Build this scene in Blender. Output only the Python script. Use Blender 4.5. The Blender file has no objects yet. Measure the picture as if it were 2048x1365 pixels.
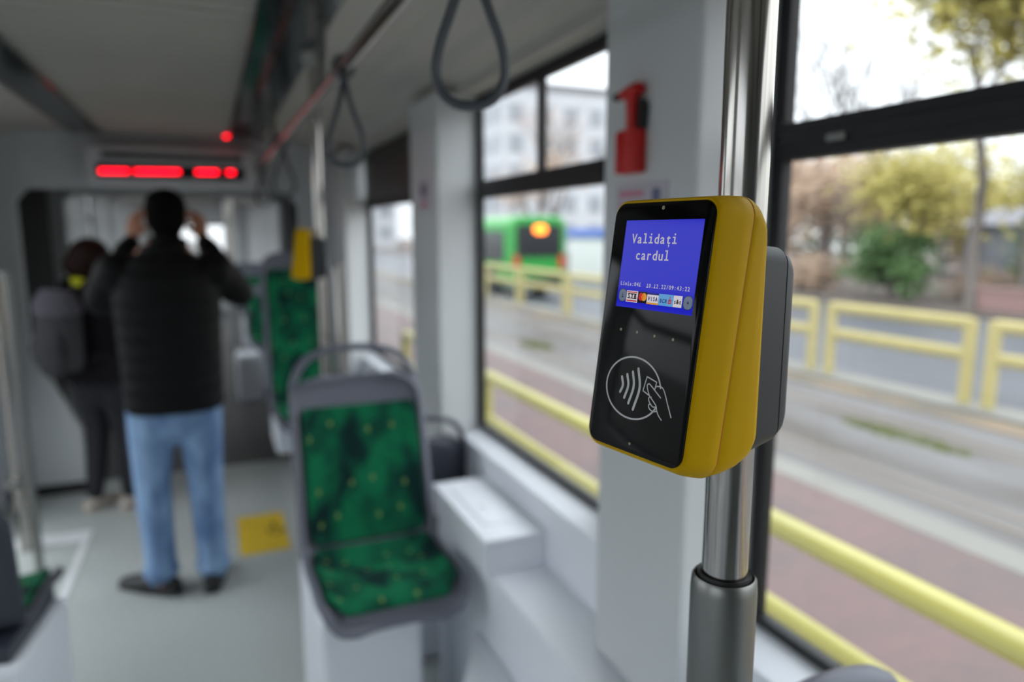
import bpy, math, random
from mathutils import Vector, Matrix
random.seed(7)
SC = bpy.context.scene
PI = math.pi
V = Vector

# ------------------------------------------------------------------ camera, sky, exposure
cam_d = bpy.data.cameras.new('camera')
cam = bpy.data.objects.new('camera', cam_d)
SC.collection.objects.link(cam)
SC.camera = cam
X_ = V((0.919, -0.395, 0.0)).normalized()
F_ = V((0.3904, 0.9078, -0.1535)).normalized()
U_ = X_.cross(F_).normalized()
X_ = F_.cross(U_).normalized()
cam.matrix_world = Matrix(((X_.x, U_.x, -F_.x, 0.0), (X_.y, U_.y, -F_.y, 0.0), (X_.z, U_.z, -F_.z, 1.58), (0, 0, 0, 1)))
cam_d.sensor_width = 36.0
cam_d.lens = 1400.0 / 2048.0 * 36.0
cam_d.clip_start = 0.02
cam_d.clip_end = 400
cam_d.dof.use_dof = True
cam_d.dof.focus_distance = 0.425
cam_d.dof.aperture_fstop = 3.3

world = bpy.data.worlds.new('overcast_sky')
SC.world = world
world.use_nodes = True
wn = world.node_tree
bg = wn.nodes['Background']
bg.inputs['Strength'].default_value = 2.5
tc = wn.nodes.new('ShaderNodeTexCoord')
nz = wn.nodes.new('ShaderNodeTexNoise'); nz.inputs['Scale'].default_value = 1.6; nz.inputs['Detail'].default_value = 3
rp = wn.nodes.new('ShaderNodeValToRGB')
rp.color_ramp.elements[0].position = 0.3; rp.color_ramp.elements[0].color = (0.80, 0.85, 0.93, 1)
rp.color_ramp.elements[1].position = 0.7; rp.color_ramp.elements[1].color = (0.95, 0.97, 1.0, 1)
wn.links.new(tc.outputs['Generated'], nz.inputs['Vector'])
wn.links.new(nz.outputs['Fac'], rp.inputs['Fac'])
wn.links.new(rp.outputs['Color'], bg.inputs['Color'])
sx = wn.nodes.new('ShaderNodeSeparateXYZ'); wn.links.new(tc.outputs['Generated'], sx.inputs[0])
mr = wn.nodes.new('ShaderNodeMapRange'); mr.inputs[1].default_value = 0.0; mr.inputs[2].default_value = 0.9
mr.inputs[3].default_value = 1.7; mr.inputs[4].default_value = 4.6
wn.links.new(sx.outputs['Z'], mr.inputs[0]); wn.links.new(mr.outputs[0], bg.inputs['Strength'])
SC.cycles.max_bounces = 14; SC.cycles.diffuse_bounces = 8; SC.cycles.glossy_bounces = 5; SC.cycles.transparent_max_bounces = 16

vs = SC.view_settings
vs.view_transform = 'Standard'
vs.look = 'None'
vs.gamma = 1.0
vs.exposure = 0.0
vs.use_curve_mapping = False

# ------------------------------------------------------------------ materials
def srgb(r, g, b):
    f = lambda c: (c / 255) / 12.92 if c / 255 <= 0.04045 else ((c / 255 + 0.055) / 1.055) ** 2.4
    return (f(r), f(g), f(b), 1.0)

def mat(name, col, rough=0.5, metal=0.0, spec=0.5, noise=None, bump=None, emit=None, estr=1.0, coat=0.0):
    m = bpy.data.materials.new(name); m.use_nodes = True
    nt = m.node_tree; p = nt.nodes['Principled BSDF']
    c = srgb(*col)
    p.inputs['Base Color'].default_value = c
    p.inputs['Roughness'].default_value = rough
    p.inputs['Metallic'].default_value = metal
    p.inputs['Specular IOR Level'].default_value = spec
    p.inputs['Coat Weight'].default_value = coat
    if emit:
        p.inputs['Emission Color'].default_value = srgb(*emit)
        p.inputs['Emission Strength'].default_value = estr
    t = None
    if noise or bump:
        t = nt.nodes.new('ShaderNodeTexCoord')
    if noise:
        scale, amt = noise[0], noise[1]
        n = nt.nodes.new('ShaderNodeTexNoise'); n.inputs['Scale'].default_value = scale; n.inputs['Detail'].default_value = 5
        r = nt.nodes.new('ShaderNodeValToRGB')
        r.color_ramp.elements[0].position = 0.3; r.color_ramp.elements[1].position = 0.7
        k0, k1 = 1 - amt, 1 + amt
        r.color_ramp.elements[0].color = (c[0] * k0, c[1] * k0, c[2] * k0, 1)
        r.color_ramp.elements[1].color = (min(1, c[0] * k1), min(1, c[1] * k1), min(1, c[2] * k1), 1)
        if len(noise) > 2:
            r.color_ramp.elements[1].color = srgb(*noise[2])
        mp = nt.nodes.new('ShaderNodeMapping')
        if len(noise) > 3: mp.inputs['Scale'].default_value = noise[3]
        nt.links.new(t.outputs['Object'], mp.inputs['Vector'])
        nt.links.new(mp.outputs['Vector'], n.inputs['Vector'])
        nt.links.new(n.outputs['Fac'], r.inputs['Fac'])
        nt.links.new(r.outputs['Color'], p.inputs['Base Color'])
    if bump:
        n = nt.nodes.new('ShaderNodeTexNoise'); n.inputs['Scale'].default_value = bump[0]
        b = nt.nodes.new('ShaderNodeBump'); b.inputs['Strength'].default_value = bump[1]; b.inputs['Distance'].default_value = bump[2]
        nt.links.new(t.outputs['Object'], n.inputs['Vector'])
        nt.links.new(n.outputs['Fac'], b.inputs['Height'])
        nt.links.new(b.outputs['Normal'], p.inputs['Normal'])
    return m

M = {}
M['panel'] = mat('light_grey_panel', (206, 209, 210), 0.45, noise=(1.5, 0.03))
M['ceil'] = mat('ceiling_grey', (182, 180, 172), 0.55, noise=(2, 0.04))
M['white'] = mat('white_laminate', (232, 235, 241), 0.4, noise=(2, 0.02))
M['floor'] = mat('grey_speckled_floor', (186, 191, 188), 0.42, noise=(60, 0.12))
M['darkfloor'] = mat('dark_floor_plate', (78, 76, 76), 0.5, noise=(30, 0.1))
M['black'] = mat('black_rubber', (20, 20, 22), 0.55, bump=(80, 0.1, 0.001))
M['blackgloss'] = mat('dark_glossy_strip', (22, 34, 36), 0.12)
M['bellows'] = mat('bellows_rubber', (34, 35, 35), 0.7)
M['steel'] = mat('brushed_steel', (176, 172, 166), 0.16, 1.0, noise=(6, 0.10, (200, 196, 190), (60, 60, 0.6)))
M['steel_cast'] = mat('satin_coupling_metal', (140, 141, 138), 0.38, 1.0)
M['yellow'] = mat('yellow_plastic', (208, 164, 0), 0.5, spec=0.08, bump=(2600, 0.12, 0.0002))
M['orange_seam'] = mat('orange_seam', (190, 96, 4), 0.6)
M['dkplastic'] = mat('anthracite_plastic', (50, 53, 57), 0.45, bump=(1800, 0.15, 0.0003))
M['glassblack'] = mat('black_glass', (6, 6, 6), 0.10, spec=0.22)
M['sym'] = mat('printed_grey', (205, 205, 205), 0.4)
M['dot'] = mat('olive_dot', (150, 140, 105), 0.3)
M['gshell'] = mat('seat_grey_plastic', (104, 106, 118), 0.42)
M['dshell'] = mat('seat_dark_plastic', (54, 57, 68), 0.45)
M['strap'] = mat('strap_rubber', (72, 78, 84), 0.5)
M['red'] = mat('red_plastic', (200, 22, 14), 0.35)
M['hatch'] = mat('grey_white_sticker', (190, 186, 196), 0.4)
M['stickred'] = mat('sticker_red_print', (196, 120, 140), 0.4)
M['stickblue'] = mat('sticker_blue_print', (90, 95, 130), 0.4)
M['floorsign'] = mat('yellow_floor_vinyl', (232, 196, 44), 0.45)
M['signblack'] = mat('black_vinyl', (30, 30, 26), 0.5)
M['alu'] = mat('aluminium_trim', (236, 238, 240), 0.4, 0.0)
M['jacket'] = mat('black_down_nylon', (13, 12, 13), 0.6, spec=0.2, bump=(60, 0.25, 0.004))
M['jeans'] = mat('blue_denim', (72, 102, 148), 0.9, noise=(11, 0.0, (150, 182, 218), (1, 1, 0.45)))  # noise contrast paints the shade of wrinkles into the denim colour
M['skin'] = mat('skin', (186, 128, 100), 0.5)
M['hair'] = mat('black_hair', (13, 10, 10), 0.8, spec=0.1, noise=(60, 0.2))
M['hairbrown'] = mat('dark_brown_hair', (38, 18, 14), 0.7, spec=0.2, noise=(60, 0.4))
M['shoe'] = mat('black_leather', (16, 16, 17), 0.45)
M['shoelight'] = mat('beige_shoe', (190, 180, 170), 0.6)
M['coat'] = mat('dark_coat', (26, 24, 28), 0.8, spec=0.2)
M['trouser'] = mat('black_trousers', (30, 30, 36), 0.8)
M['backpack'] = mat('grey_backpack', (54, 54, 57), 0.85, noise=(20, 0.1))
M['backpacklt'] = mat('light_grey_backpack_flap', (82, 80, 88), 0.85)
M['scarf'] = mat('yellow_scarf', (200, 200, 30), 0.8)
M['railpaint'] = mat('pale_yellow_paint', (176, 168, 84), 0.32, spec=0.8, noise=(3, 0.08))
M['railpaint2'] = mat('yellow_paint', (178, 166, 112), 0.5, noise=(3, 0.06))
M['busgreen'] = mat('bright_green_paint', (44, 150, 62), 0.3)
M['busdark'] = mat('bus_dark_glass', (32, 36, 40), 0.15)
M['ledor'] = mat('orange_display', (255, 140, 50), 0.5, emit=(255, 130, 40), estr=5.0)
M['ledred'] = mat('red_led', (200, 10, 20), 0.5, emit=(255, 10, 34), estr=6.5)
M['bldg'] = mat('pale_concrete_block', (196, 198, 202), 0.8, noise=(0.4, 0.05))
M['bldgwin'] = mat('block_window', (150, 154, 160), 0.4)
M['kiosk'] = mat('kiosk_white', (228, 228, 226), 0.6)
M['kioskblue'] = mat('kiosk_blue', (104, 128, 200), 0.5)
M['leafy'] = mat('yellow_leaves', (166, 158, 84), 0.7, noise=(2.5, 0.0, (192, 178, 98)))
M['leafg'] = mat('green_leaves', (84, 116, 64), 0.7, noise=(2.0, 0.25))
M['leafb'] = mat('brown_leaves', (176, 150, 128), 0.8, noise=(2.0, 0.2))
M['bark'] = mat('bark', (120, 112, 106), 0.9, noise=(8, 0.2))
M['barkpale'] = mat('pale_twigs', (112, 108, 108), 0.9)
M['house'] = mat('grey_blue_render', (150, 156, 170), 0.8)
M['roofg'] = mat('grey_roof', (120, 118, 124), 0.8)
M['pinkwall'] = mat('pink_brown_paint', (150, 120, 116), 0.6)
M['tyre'] = mat('tyre', (24, 24, 26), 0.8)
M['road'] = mat('wet_asphalt', (76, 78, 84), 0.5, noise=(1.2, 0.1))
M['verge'] = mat('leaf_strewn_verge', (100, 96, 88), 0.9, noise=(1.6, 0.12, (128, 112, 92)))
M['curb'] = mat('concrete_kerb', (118, 116, 110), 0.85, noise=(3, 0.06))
M['far'] = mat('far_ground', (96, 86, 80), 0.9, noise=(0.8, 0.15))
M['grass'] = mat('grass_patch', (112, 118, 74), 0.9, noise=(14, 0.2))
M['groove'] = mat('rail_groove', (104, 96, 88), 0.7)
M['blinddark'] = mat('dark_olive_blind', (52, 54, 50), 0.5)
M['lamp_off'] = mat('lamp_diffuser', (150, 152, 150), 0.4)
M['teal'] = mat('teal_seat_fabric', (70, 150, 128), 0.8)

def tracks_material():
    m = mat('track_slabs', (150, 148, 146), 0.8)
    nt = m.node_tree; p = nt.nodes['Principled BSDF']
    t = nt.nodes.new('ShaderNodeTexCoord'); mp = nt.nodes.new('ShaderNodeMapping'); mp.inputs['Scale'].default_value = (1.6, 0.35, 1)
    n = nt.nodes.new('ShaderNodeTexNoise'); n.inputs['Scale'].default_value = 1.3; n.inputs['Detail'].default_value = 6
    r = nt.nodes.new('ShaderNodeValToRGB')
    r.color_ramp.elements[0].position = 0.32; r.color_ramp.elements[0].color = srgb(76, 70, 65)
    r.color_ramp.elements[1].position = 0.62; r.color_ramp.elements[1].color = srgb(102, 100, 100)
    e = r.color_ramp.elements.new(0.45); e.color = srgb(88, 85, 83)
    nt.links.new(t.outputs['Object'], mp.inputs['Vector']); nt.links.new(mp.outputs['Vector'], n.inputs['Vector'])
    nt.links.new(n.outputs['Fac'], r.inputs['Fac']); nt.links.new(r.outputs['Color'], p.inputs['Base Color'])
    return m
M['tracks'] = tracks_material()

def brick_material():
    m = mat('pink_brick_paving', (150, 118, 116), 0.85)
    nt = m.node_tree; p = nt.nodes['Principled BSDF']
    t = nt.nodes.new('ShaderNodeTexCoord')
    b = nt.nodes.new('ShaderNodeTexBrick')
    b.inputs['Scale'].default_value = 5.0
    b.inputs['Color1'].default_value = srgb(106, 86, 84); b.inputs['Color2'].default_value = srgb(92, 80, 79)
    b.inputs['Mortar'].default_value = srgb(96, 90, 86); b.inputs['Mortar Size'].default_value = 0.02
    n = nt.nodes.new('ShaderNodeTexNoise'); n.inputs['Scale'].default_value = 1.4; n.inputs['Detail'].default_value = 4
    r = nt.nodes.new('ShaderNodeValToRGB')
    r.color_ramp.elements[0].position = 0.35; r.color_ramp.elements[0].color = srgb(88, 80, 78)
    r.color_ramp.elements[1].position = 0.6; r.color_ramp.elements[1].color = srgb(108, 86, 85)
    mx = nt.nodes.new('ShaderNodeMix'); mx.data_type = 'RGBA'; mx.inputs[0].default_value = 0.5
    nt.links.new(t.outputs['Object'], b.inputs['Vector']); nt.links.new(t.outputs['Object'], n.inputs['Vector'])
    nt.links.new(n.outputs['Fac'], r.inputs['Fac'])
    nt.links.new(b.outputs['Color'], mx.inputs[6]); nt.links.new(r.outputs['Color'], mx.inputs[7])
    nt.links.new(mx.outputs[2], p.inputs['Base Color'])
    return m
M['brick'] = brick_material()

def fabric_material():
    m = mat('green_moquette', (10, 90, 58), 0.9, spec=0.2)
    nt = m.node_tree; p = nt.nodes['Principled BSDF']
    t = nt.nodes.new('ShaderNodeTexCoord'); s = nt.nodes.new('ShaderNodeSeparateXYZ')
    nt.links.new(t.outputs['Object'], s.inputs[0])
    sub = nt.nodes.new('ShaderNodeMath'); sub.operation = 'SUBTRACT'
    nt.links.new(s.outputs['Z'], sub.inputs[0]); nt.links.new(s.outputs['Y'], sub.inputs[1])
    cb = nt.nodes.new('ShaderNodeCombineXYZ')
    nt.links.new(s.outputs['X'], cb.inputs[0]); nt.links.new(sub.outputs[0], cb.inputs[1])
    n = nt.nodes.new('ShaderNodeTexNoise'); n.inputs['Scale'].default_value = 10; n.inputs['Detail'].default_value = 2.5
    nt.links.new(cb.outputs[0], n.inputs['Vector'])
    r = nt.nodes.new('ShaderNodeValToRGB')
    r.color_ramp.elements[0].position = 0.36; r.color_ramp.elements[0].color = srgb(4, 40, 38)
    r.color_ramp.elements[1].position = 0.60; r.color_ramp.elements[1].color = srgb(10, 104, 68)
    e = r.color_ramp.elements.new(0.47); e.color = srgb(6, 76, 54)
    nt.links.new(n.outputs['Fac'], r.inputs['Fac'])
    vo = nt.nodes.new('ShaderNodeTexVoronoi'); vo.voronoi_dimensions = '2D'; vo.inputs['Scale'].default_value = 10.5; vo.inputs['Randomness'].default_value = 0.6
    nt.links.new(cb.outputs[0], vo.inputs['Vector'])
    lt = nt.nodes.new('ShaderNodeMath'); lt.operation = 'LESS_THAN'; lt.inputs[1].default_value = 0.065
    nt.links.new(vo.outputs['Distance'], lt.inputs[0])
    mx = nt.nodes.new('ShaderNodeMix'); mx.data_type = 'RGBA'
    mx.inputs[7].default_value = srgb(104, 132, 72)
    nt.links.new(lt.outputs[0], mx.inputs[0]); nt.links.new(r.outputs['Color'], mx.inputs[6])
    nt.links.new(mx.outputs[2], p.inputs['Base Color'])
    return m
M['fabric'] = fabric_material()

def glass_material(name='clear_window_glass', tint=(0.97, 0.985, 0.98)):
    m = bpy.data.materials.new(name); m.use_nodes = True
    nt = m.node_tree; nt.nodes.clear()
    o = nt.nodes.new('ShaderNodeOutputMaterial'); mx = nt.nodes.new('ShaderNodeMixShader')
    tr = nt.nodes.new('ShaderNodeBsdfTransparent'); tr.inputs[0].default_value = (*tint, 1)
    gl = nt.nodes.new('ShaderNodeBsdfGlossy'); gl.inputs['Roughness'].default_value = 0.02
    fr = nt.nodes.new('ShaderNodeFresnel'); fr.inputs['IOR'].default_value = 1.45
    ge = nt.nodes.new('ShaderNodeNewGeometry'); mu = nt.nodes.new('ShaderNodeMath'); mu.operation = 'MULTIPLY_ADD'
    mu.inputs[1].default_value = -1.0; mu.inputs[2].default_value = 1.0
    m2 = nt.nodes.new('ShaderNodeMath'); m2.operation = 'MULTIPLY'
    nt.links.new(ge.outputs['Backfacing'], mu.inputs[0]); nt.links.new(mu.outputs[0], m2.inputs[0]); nt.links.new(fr.outputs[0], m2.inputs[1])
    nt.links.new(m2.outputs[0], mx.inputs[0]); nt.links.new(tr.outputs[0], mx.inputs[1]); nt.links.new(gl.outputs[0], mx.inputs[2])
    nt.links.new(mx.outputs[0], o.inputs[0])
    return m
M['glass'] = glass_material()

def emissive(name, col, e, rough=0.08):
    m = mat(name, (0, 0, 0), rough, spec=0.22, emit=col, estr=e)
    return m
SE = 0.85
M['scr'] = emissive('screen_blue', (26, 28, 196), SE)
M['scrtxt'] = emissive('screen_text', (186, 182, 190), SE)
M['scrblk'] = emissive('screen_black', (14, 14, 24), SE)
M['scrwht'] = emissive('screen_white', (212, 206, 214), SE)
M['scrred'] = emissive('screen_red', (190, 44, 44), SE)
M['scror'] = emissive('screen_orange', (226, 110, 30), SE)
M['scryel'] = emissive('screen_gold', (214, 150, 50), SE)
M['scrlb'] = emissive('screen_lightblue', (96, 160, 214), SE)
M['scrgry'] = emissive('screen_grey', (104, 116, 136), SE)
M['scrgrd'] = emissive('screen_grey_edge', (44, 56, 104), SE)
M['scrnavy'] = emissive('screen_navy', (30, 40, 110), SE)

# ------------------------------------------------------------------ mesh helpers
class MB:
    def __init__(s):
        s.v = []; s.f = []; s.m = []
    def add(s, vs_, fs_, mi=0):
        b = len(s.v); s.v += [tuple(v) for v in vs_]
        s.f += [tuple(i + b for i in f) for f in fs_]; s.m += [mi] * len(fs_)
        return s
    def box(s, x0, x1, y0, y1, z0, z1, mi=0):
        vs_ = [(x, y, z) for z in (z0, z1) for y in (y0, y1) for x in (x0, x1)]
        return s.add(vs_, [(0, 2, 3, 1), (4, 5, 7, 6), (0, 1, 5, 4), (2, 6, 7, 3), (0, 4, 6, 2), (1, 3, 7, 5)], mi)
    def rings(s, rs, closed=False, cap=True, mi=0):
        n = len(rs[0]); vs_ = [p for r in rs for p in r]; fs_ = []
        k = len(rs)
        for i in range(k if closed else k - 1):
            a, b = i * n, ((i + 1) % k) * n
            for j in range(n):
                j2 = (j + 1) % n
                fs_.append((a + j, a + j2, b + j2, b + j))
        if cap and not closed:
            fs_.append(tuple(range(n))[::-1]); fs_.append(tuple(range((k - 1) * n, k * n)))
        return s.add(vs_, fs_, mi)
    def prism(s, poly, p0, axis, depth, plane, mi=0):
        # poly list of 2D; plane=(a,b) index of coordinate axes; axis extruded from p0 by depth
        def mk(q, t):
            r = [0, 0, 0]; r[plane[0]] = q[0]; r[plane[1]] = q[1]; r[axis] = t; return tuple(r)
        return s.rings([[mk(q, p0) for q in poly], [mk(q, p0 + depth) for q in poly]], mi=mi)
    def tube(s, pts, r, seg=12, closed=False, ref=None, mi=0, round_ends=False):
        pts = [V(p) for p in pts]; n = len(pts)
        rad = r if isinstance(r, (list, tuple)) else [r] * n
        rad = [(q, q) if not isinstance(q, (list, tuple)) else q for q in rad]
        tang = []
        for i in range(n):
            if closed: t = pts[(i + 1) % n] - pts[i - 1]
            else: t = pts[min(i + 1, n - 1)] - pts[max(i - 1, 0)]
            tang.append(t.normalized())
        if round_ends and not closed:
            P, R_, T = [], [], []
            for i in range(n):
                if i == 0:
                    for a in (0.95, 0.75, 0.45):
                        P.append(pts[0] - tang[0] * max(rad[0]) * math.sin(a * PI / 2)); c = math.cos(a * PI / 2)
                        R_.append((rad[0][0] * c, rad[0][1] * c)); T.append(tang[0])
                P.append(pts[i]); R_.append(rad[i]); T.append(tang[i])
                if i == n - 1:
                    for a in (0.45, 0.75, 0.95):
                        P.append(pts[i] + tang[i] * max(rad[i]) * math.sin(a * PI / 2)); c = math.cos(a * PI / 2)
                        R_.append((rad[i][0] * c, rad[i][1] * c)); T.append(tang[i])
            pts, rad, tang = P, R_, T; n = len(pts)
        up = V(ref) if ref else (V((0, 0, 1)) if abs(tang[0].z) < 0.9 else V((1, 0, 0)))
        rs = []
        u = None
        for i in range(n):
            t = tang[i]
            if ref is not None or u is None: base = up
            else: base = u
            u = (base - t * base.dot(t))
            if u.length < 1e-6: u = V((1, 0, 0)) - t * t.x
            u.normalize(); w = t.cross(u)
            rs.append([pts[i] + u * (rad[i][0] * math.cos(2 * PI * k / seg)) + w * (rad[i][1] * math.sin(2 * PI * k / seg)) for k in range(seg)])
        return s.rings(rs, closed=closed, cap=not closed, mi=mi)
    def cyl(s, x, y, z0, z1, r, seg=24, mi=0):
        return s.rings([[(x + r * math.cos(2 * PI * k / seg), y + r * math.sin(2 * PI * k / seg), z) for k in range(seg)] for z in (z0, z1)], mi=mi)
    def lathe(s, x, y, prof, seg=32, mi=0):
        return s.rings([[(x + r * math.cos(2 * PI * k / seg), y + r * math.sin(2 * PI * k / seg), z) for k in range(seg)] for r, z in prof], mi=mi)
    def ell(s, c, r, seg=16, rg=10, mi=0, rot=None):
        rs = []
        for i in range(rg + 1):
            a = -PI / 2 + PI * (i + 0.02) / (rg + 0.04)
            ring = []
            for k in range(seg):
                p = V((r[0] * math.cos(a) * math.cos(2 * PI * k / seg), r[1] * math.cos(a) * math.sin(2 * PI * k / seg), r[2] * math.sin(a)))
                if rot: p = rot @ p
                ring.append(V(c) + p)
            rs.append(ring)
        return s.rings(rs, mi=mi)
    def xf(s, m):
        s.v = [tuple(m @ V(v)) for v in s.v]; return s
    def obj(s, name, mats, parent=None, smooth=True, bevel=0.0, remesh=0.0, smoothit=0, angle=40):
        me = bpy.data.meshes.new(name)
        me.from_pydata(s.v, [], s.f)
        for q in (mats if isinstance(mats, (list, tuple)) else [mats]): me.materials.append(q)
        for p_, mi in zip(me.polygons, s.m): p_.material_index = mi
        me.validate(); me.update()
        o = bpy.data.objects.new(name, me); SC.collection.objects.link(o)
        if parent: o.parent = parent
        if smooth:
            for p_ in me.polygons: p_.use_smooth = True
            try: me.set_sharp_from_angle(angle=math.radians(angle))
            except Exception: pass
        if bevel:
            b = o.modifiers.new('Bevel', 'BEVEL'); b.width = bevel; b.segments = 3; b.limit_method = 'ANGLE'; b.angle_limit = math.radians(40)
        if remesh:
            r_ = o.modifiers.new('Remesh', 'REMESH'); r_.mode = 'VOXEL'; r_.voxel_size = remesh; r_.use_smooth_shade = True
            if smoothit:
                q = o.modifiers.new('Smooth', 'SMOOTH'); q.factor = 0.6; q.iterations = smoothit
        return o

def thing(name, label, cat, loc=(0, 0, 0), group=None, rot=None):
    o = bpy.data.objects.new(name, None); SC.collection.objects.link(o)
    o.location = loc; o.empty_display_size = 0.1
    if rot is not None: o.rotation_euler = (0, 0, rot)
    return tag(o, label, cat, group)

def tag(o, label, cat, group=None, kind=None):
    if label: o['label'] = label
    if cat: o['category'] = cat
    if group: o['group'] = group
    if kind: o['kind'] = kind
    return o

def struct(name, mb, m, label=None, **k):
    o = mb.obj(name, m, **k); o['kind'] = 'structure'
    if label: o['label'] = label
    return o

def stuff_tag(o, label, cat):
    return tag(o, label, cat, kind='stuff')

def catmull(pts, n=8, closed=False):
    P = [V(p) for p in pts]; out = []
    m = len(P)
    rng = range(m) if closed else range(m - 1)
    for i in rng:
        if closed: p0, p1, p2, p3 = P[i - 1], P[i], P[(i + 1) % m], P[(i + 2) % m]
        else:
            p1, p2 = P[i], P[i + 1]
            p0 = P[i - 1] if i > 0 else p1 * 2 - p2
            p3 = P[i + 2] if i + 2 < m else p2 * 2 - p1
        for k in range(n):
            t = k / n
            out.append(0.5 * ((2 * p1) + (p2 - p0) * t + (2 * p0 - 5 * p1 + 4 * p2 - p3) * t * t + (3 * p1 - p0 - 3 * p2 + p3) * t ** 3))
    if not closed: out.append(P[-1])
    return out

def rrect(w0, w1, h0, h1, r, seg=6):
    out = []
    for cx, cy, a0 in ((w1 - r, h1 - r, 0), (w0 + r, h1 - r, PI / 2), (w0 + r, h0 + r, PI), (w1 - r, h0 + r, 1.5 * PI)):
        for k in range(seg + 1):
            a = a0 + PI / 2 * k / seg
            out.append((cx + r * math.cos(a), cy + r * math.sin(a)))
    return out

def copy_tree(o, parent=None):
    c = o.copy(); SC.collection.objects.link(c)
    c.parent = parent
    for ch in list(o.children): copy_tree(ch, c)
    return c

# ------------------------------------------------------------------ the tram body
Y0, Y1, Y2, Y3 = -3.6, 4.85, 6.3, 15.5
WR, WL = 0.82, -1.18          # inner faces of the side walls
GR, GL = 0.90, -1.26          # window planes
OR_, OL = 0.922, -1.282         # outer skin

struct('floor', MB().box(OL, OR_, Y0, Y1 + 0.15, -0.06, 0.0), M['floor'])
fl2 = struct('floor', MB().box(OL, OR_, Y1 + 0.15, Y2, -0.06, 0.0), M['darkfloor'])
struct('floor', MB().box(OL, OR_, Y2, Y3, -0.06, 0.0), M['darkfloor'])

# ceiling centre panel with cross ribs
def ceiling(y0, y1, ribs=True):
    mb = MB().box(-0.53, 0.15, y0, y1, 2.165, 2.20)
    y = y0 + 0.05
    while y < y1 - 0.05:
        mb.box(-0.53, 0.15, y, y + 0.012, 2.155, 2.166); y += 0.09
    struct('ceiling', mb, M['ceil'], smooth=False)
    for k, (a, b) in enumerate(((0.15, 0.345), (-0.69, -0.53))):
        q = MB().box(a, b, y0, y1, 2.145, 2.20)
        struct('trim_%d' % (1 + k), q, M['blackgloss'], smooth=False, bevel=0.004)
    poly = [(0.345, 2.15), (0.40, 2.155), (0.56, 2.15), (0.60, 2.135), (0.70, 2.125), (0.74, 2.10), (0.82, 2.075), (0.82, 2.045), (OR_, 2.045), (OR_, 2.24), (0.345, 2.24)]
    struct('ceiling', MB().prism(poly, y0, 1, y1 - y0, (0, 2)), M['ceil'], smooth=False, bevel=0.006)
    poly = [(-0.36 - a, b) for a, b in poly]
    struct('ceiling', MB().prism(poly[::-1], y0, 1, y1 - y0, (0, 2)), M['ceil'], smooth=False, bevel=0.006)
    struct('ceiling', MB().box(OL, OR_, y0, y1, 2.24, 2.28), M['ceil'])
ceiling(Y0, Y1); ceiling(Y2, Y3)

# side wall pieces: (pillar interior y0,y1) list, windows between
def side(sgn, pillars, y0, y1, wall_name, tn):
    fx = (lambda x: x) if sgn > 0 else (lambda x: -0.36 - x)
    def P(poly): return [(fx(a), b) for a, b in poly] if sgn > 0 else [(fx(a), b) for a, b in poly][::-1]
    # lower wall up to the sill, then sloping sill
    poly = [(WR, 0.0), (WR, 0.835), (0.90, 0.862), (OR_, 0.862), (OR_, 0.0)]
    struct(wall_name, MB().prism(P(poly), y0, 1, y1 - y0, (0, 2)), M['white'], smooth=False, bevel=0.004)
    struct('trim_%d' % (tn + 40), MB().box(min(fx(OR_), fx(OR_ + .02)), max(fx(OR_), fx(OR_ + .02)), y0, y1, -0.2, 0.80), M['white'])
    k = tn
    for a, b, c, d in pillars:        # c..d = extents at the glass plane
        mb = MB().prism([(fx(q[0]), q[1]) for q in ([(0.74, a), (0.74, b), (0.90, d), (OR_, d), (OR_, c), (0.90, c)])], 0.66, 2, 1.40, (0, 1))
        struct('trim_%d' % k, mb, M['panel'], smooth=False, bevel=0.012)
        k += 1

PILR = [(-3.6, -3.2, -3.6, -3.1), (-1.66, -1.24, -1.72, -1.18), (0.962, 1.249, 0.950, 1.47), (2.386, 2.717, 2.39, 3.0), (4.19, 4.84, 4.24, 4.85)]
side(1, PILR, Y0, Y1, 'wall_right', 3)
PILL = [(-3.6, -3.2, -3.6, -3.1), (-1.62, -1.28, -1.72, -1.18), (0.35, 0.60, 0.27, 0.68), (2.10, 2.45, 2.0, 2.55), (4.4, 4.84, 4.25, 4.85)]
side(-1, PILL, Y0, 2.55, 'wall_left', 10); side(-1, [], 4.25, Y1, 'wall_left', 10)
PR2 = [(6.31, 6.6, 6.3, 6.7), (8.1, 8.4, 8.0, 8.5), (9.9, 10.2, 9.8, 10.3), (11.7, 12.0, 11.6, 12.1), (13.6, 13.9, 13.5, 14.0), (15.2, 15.4, 15.1, 15.5)]
side(1, PR2, Y2, Y3, 'wall_right', 16)
side(-1, PR2, Y2, Y3, 'wall_left', 24)

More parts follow.
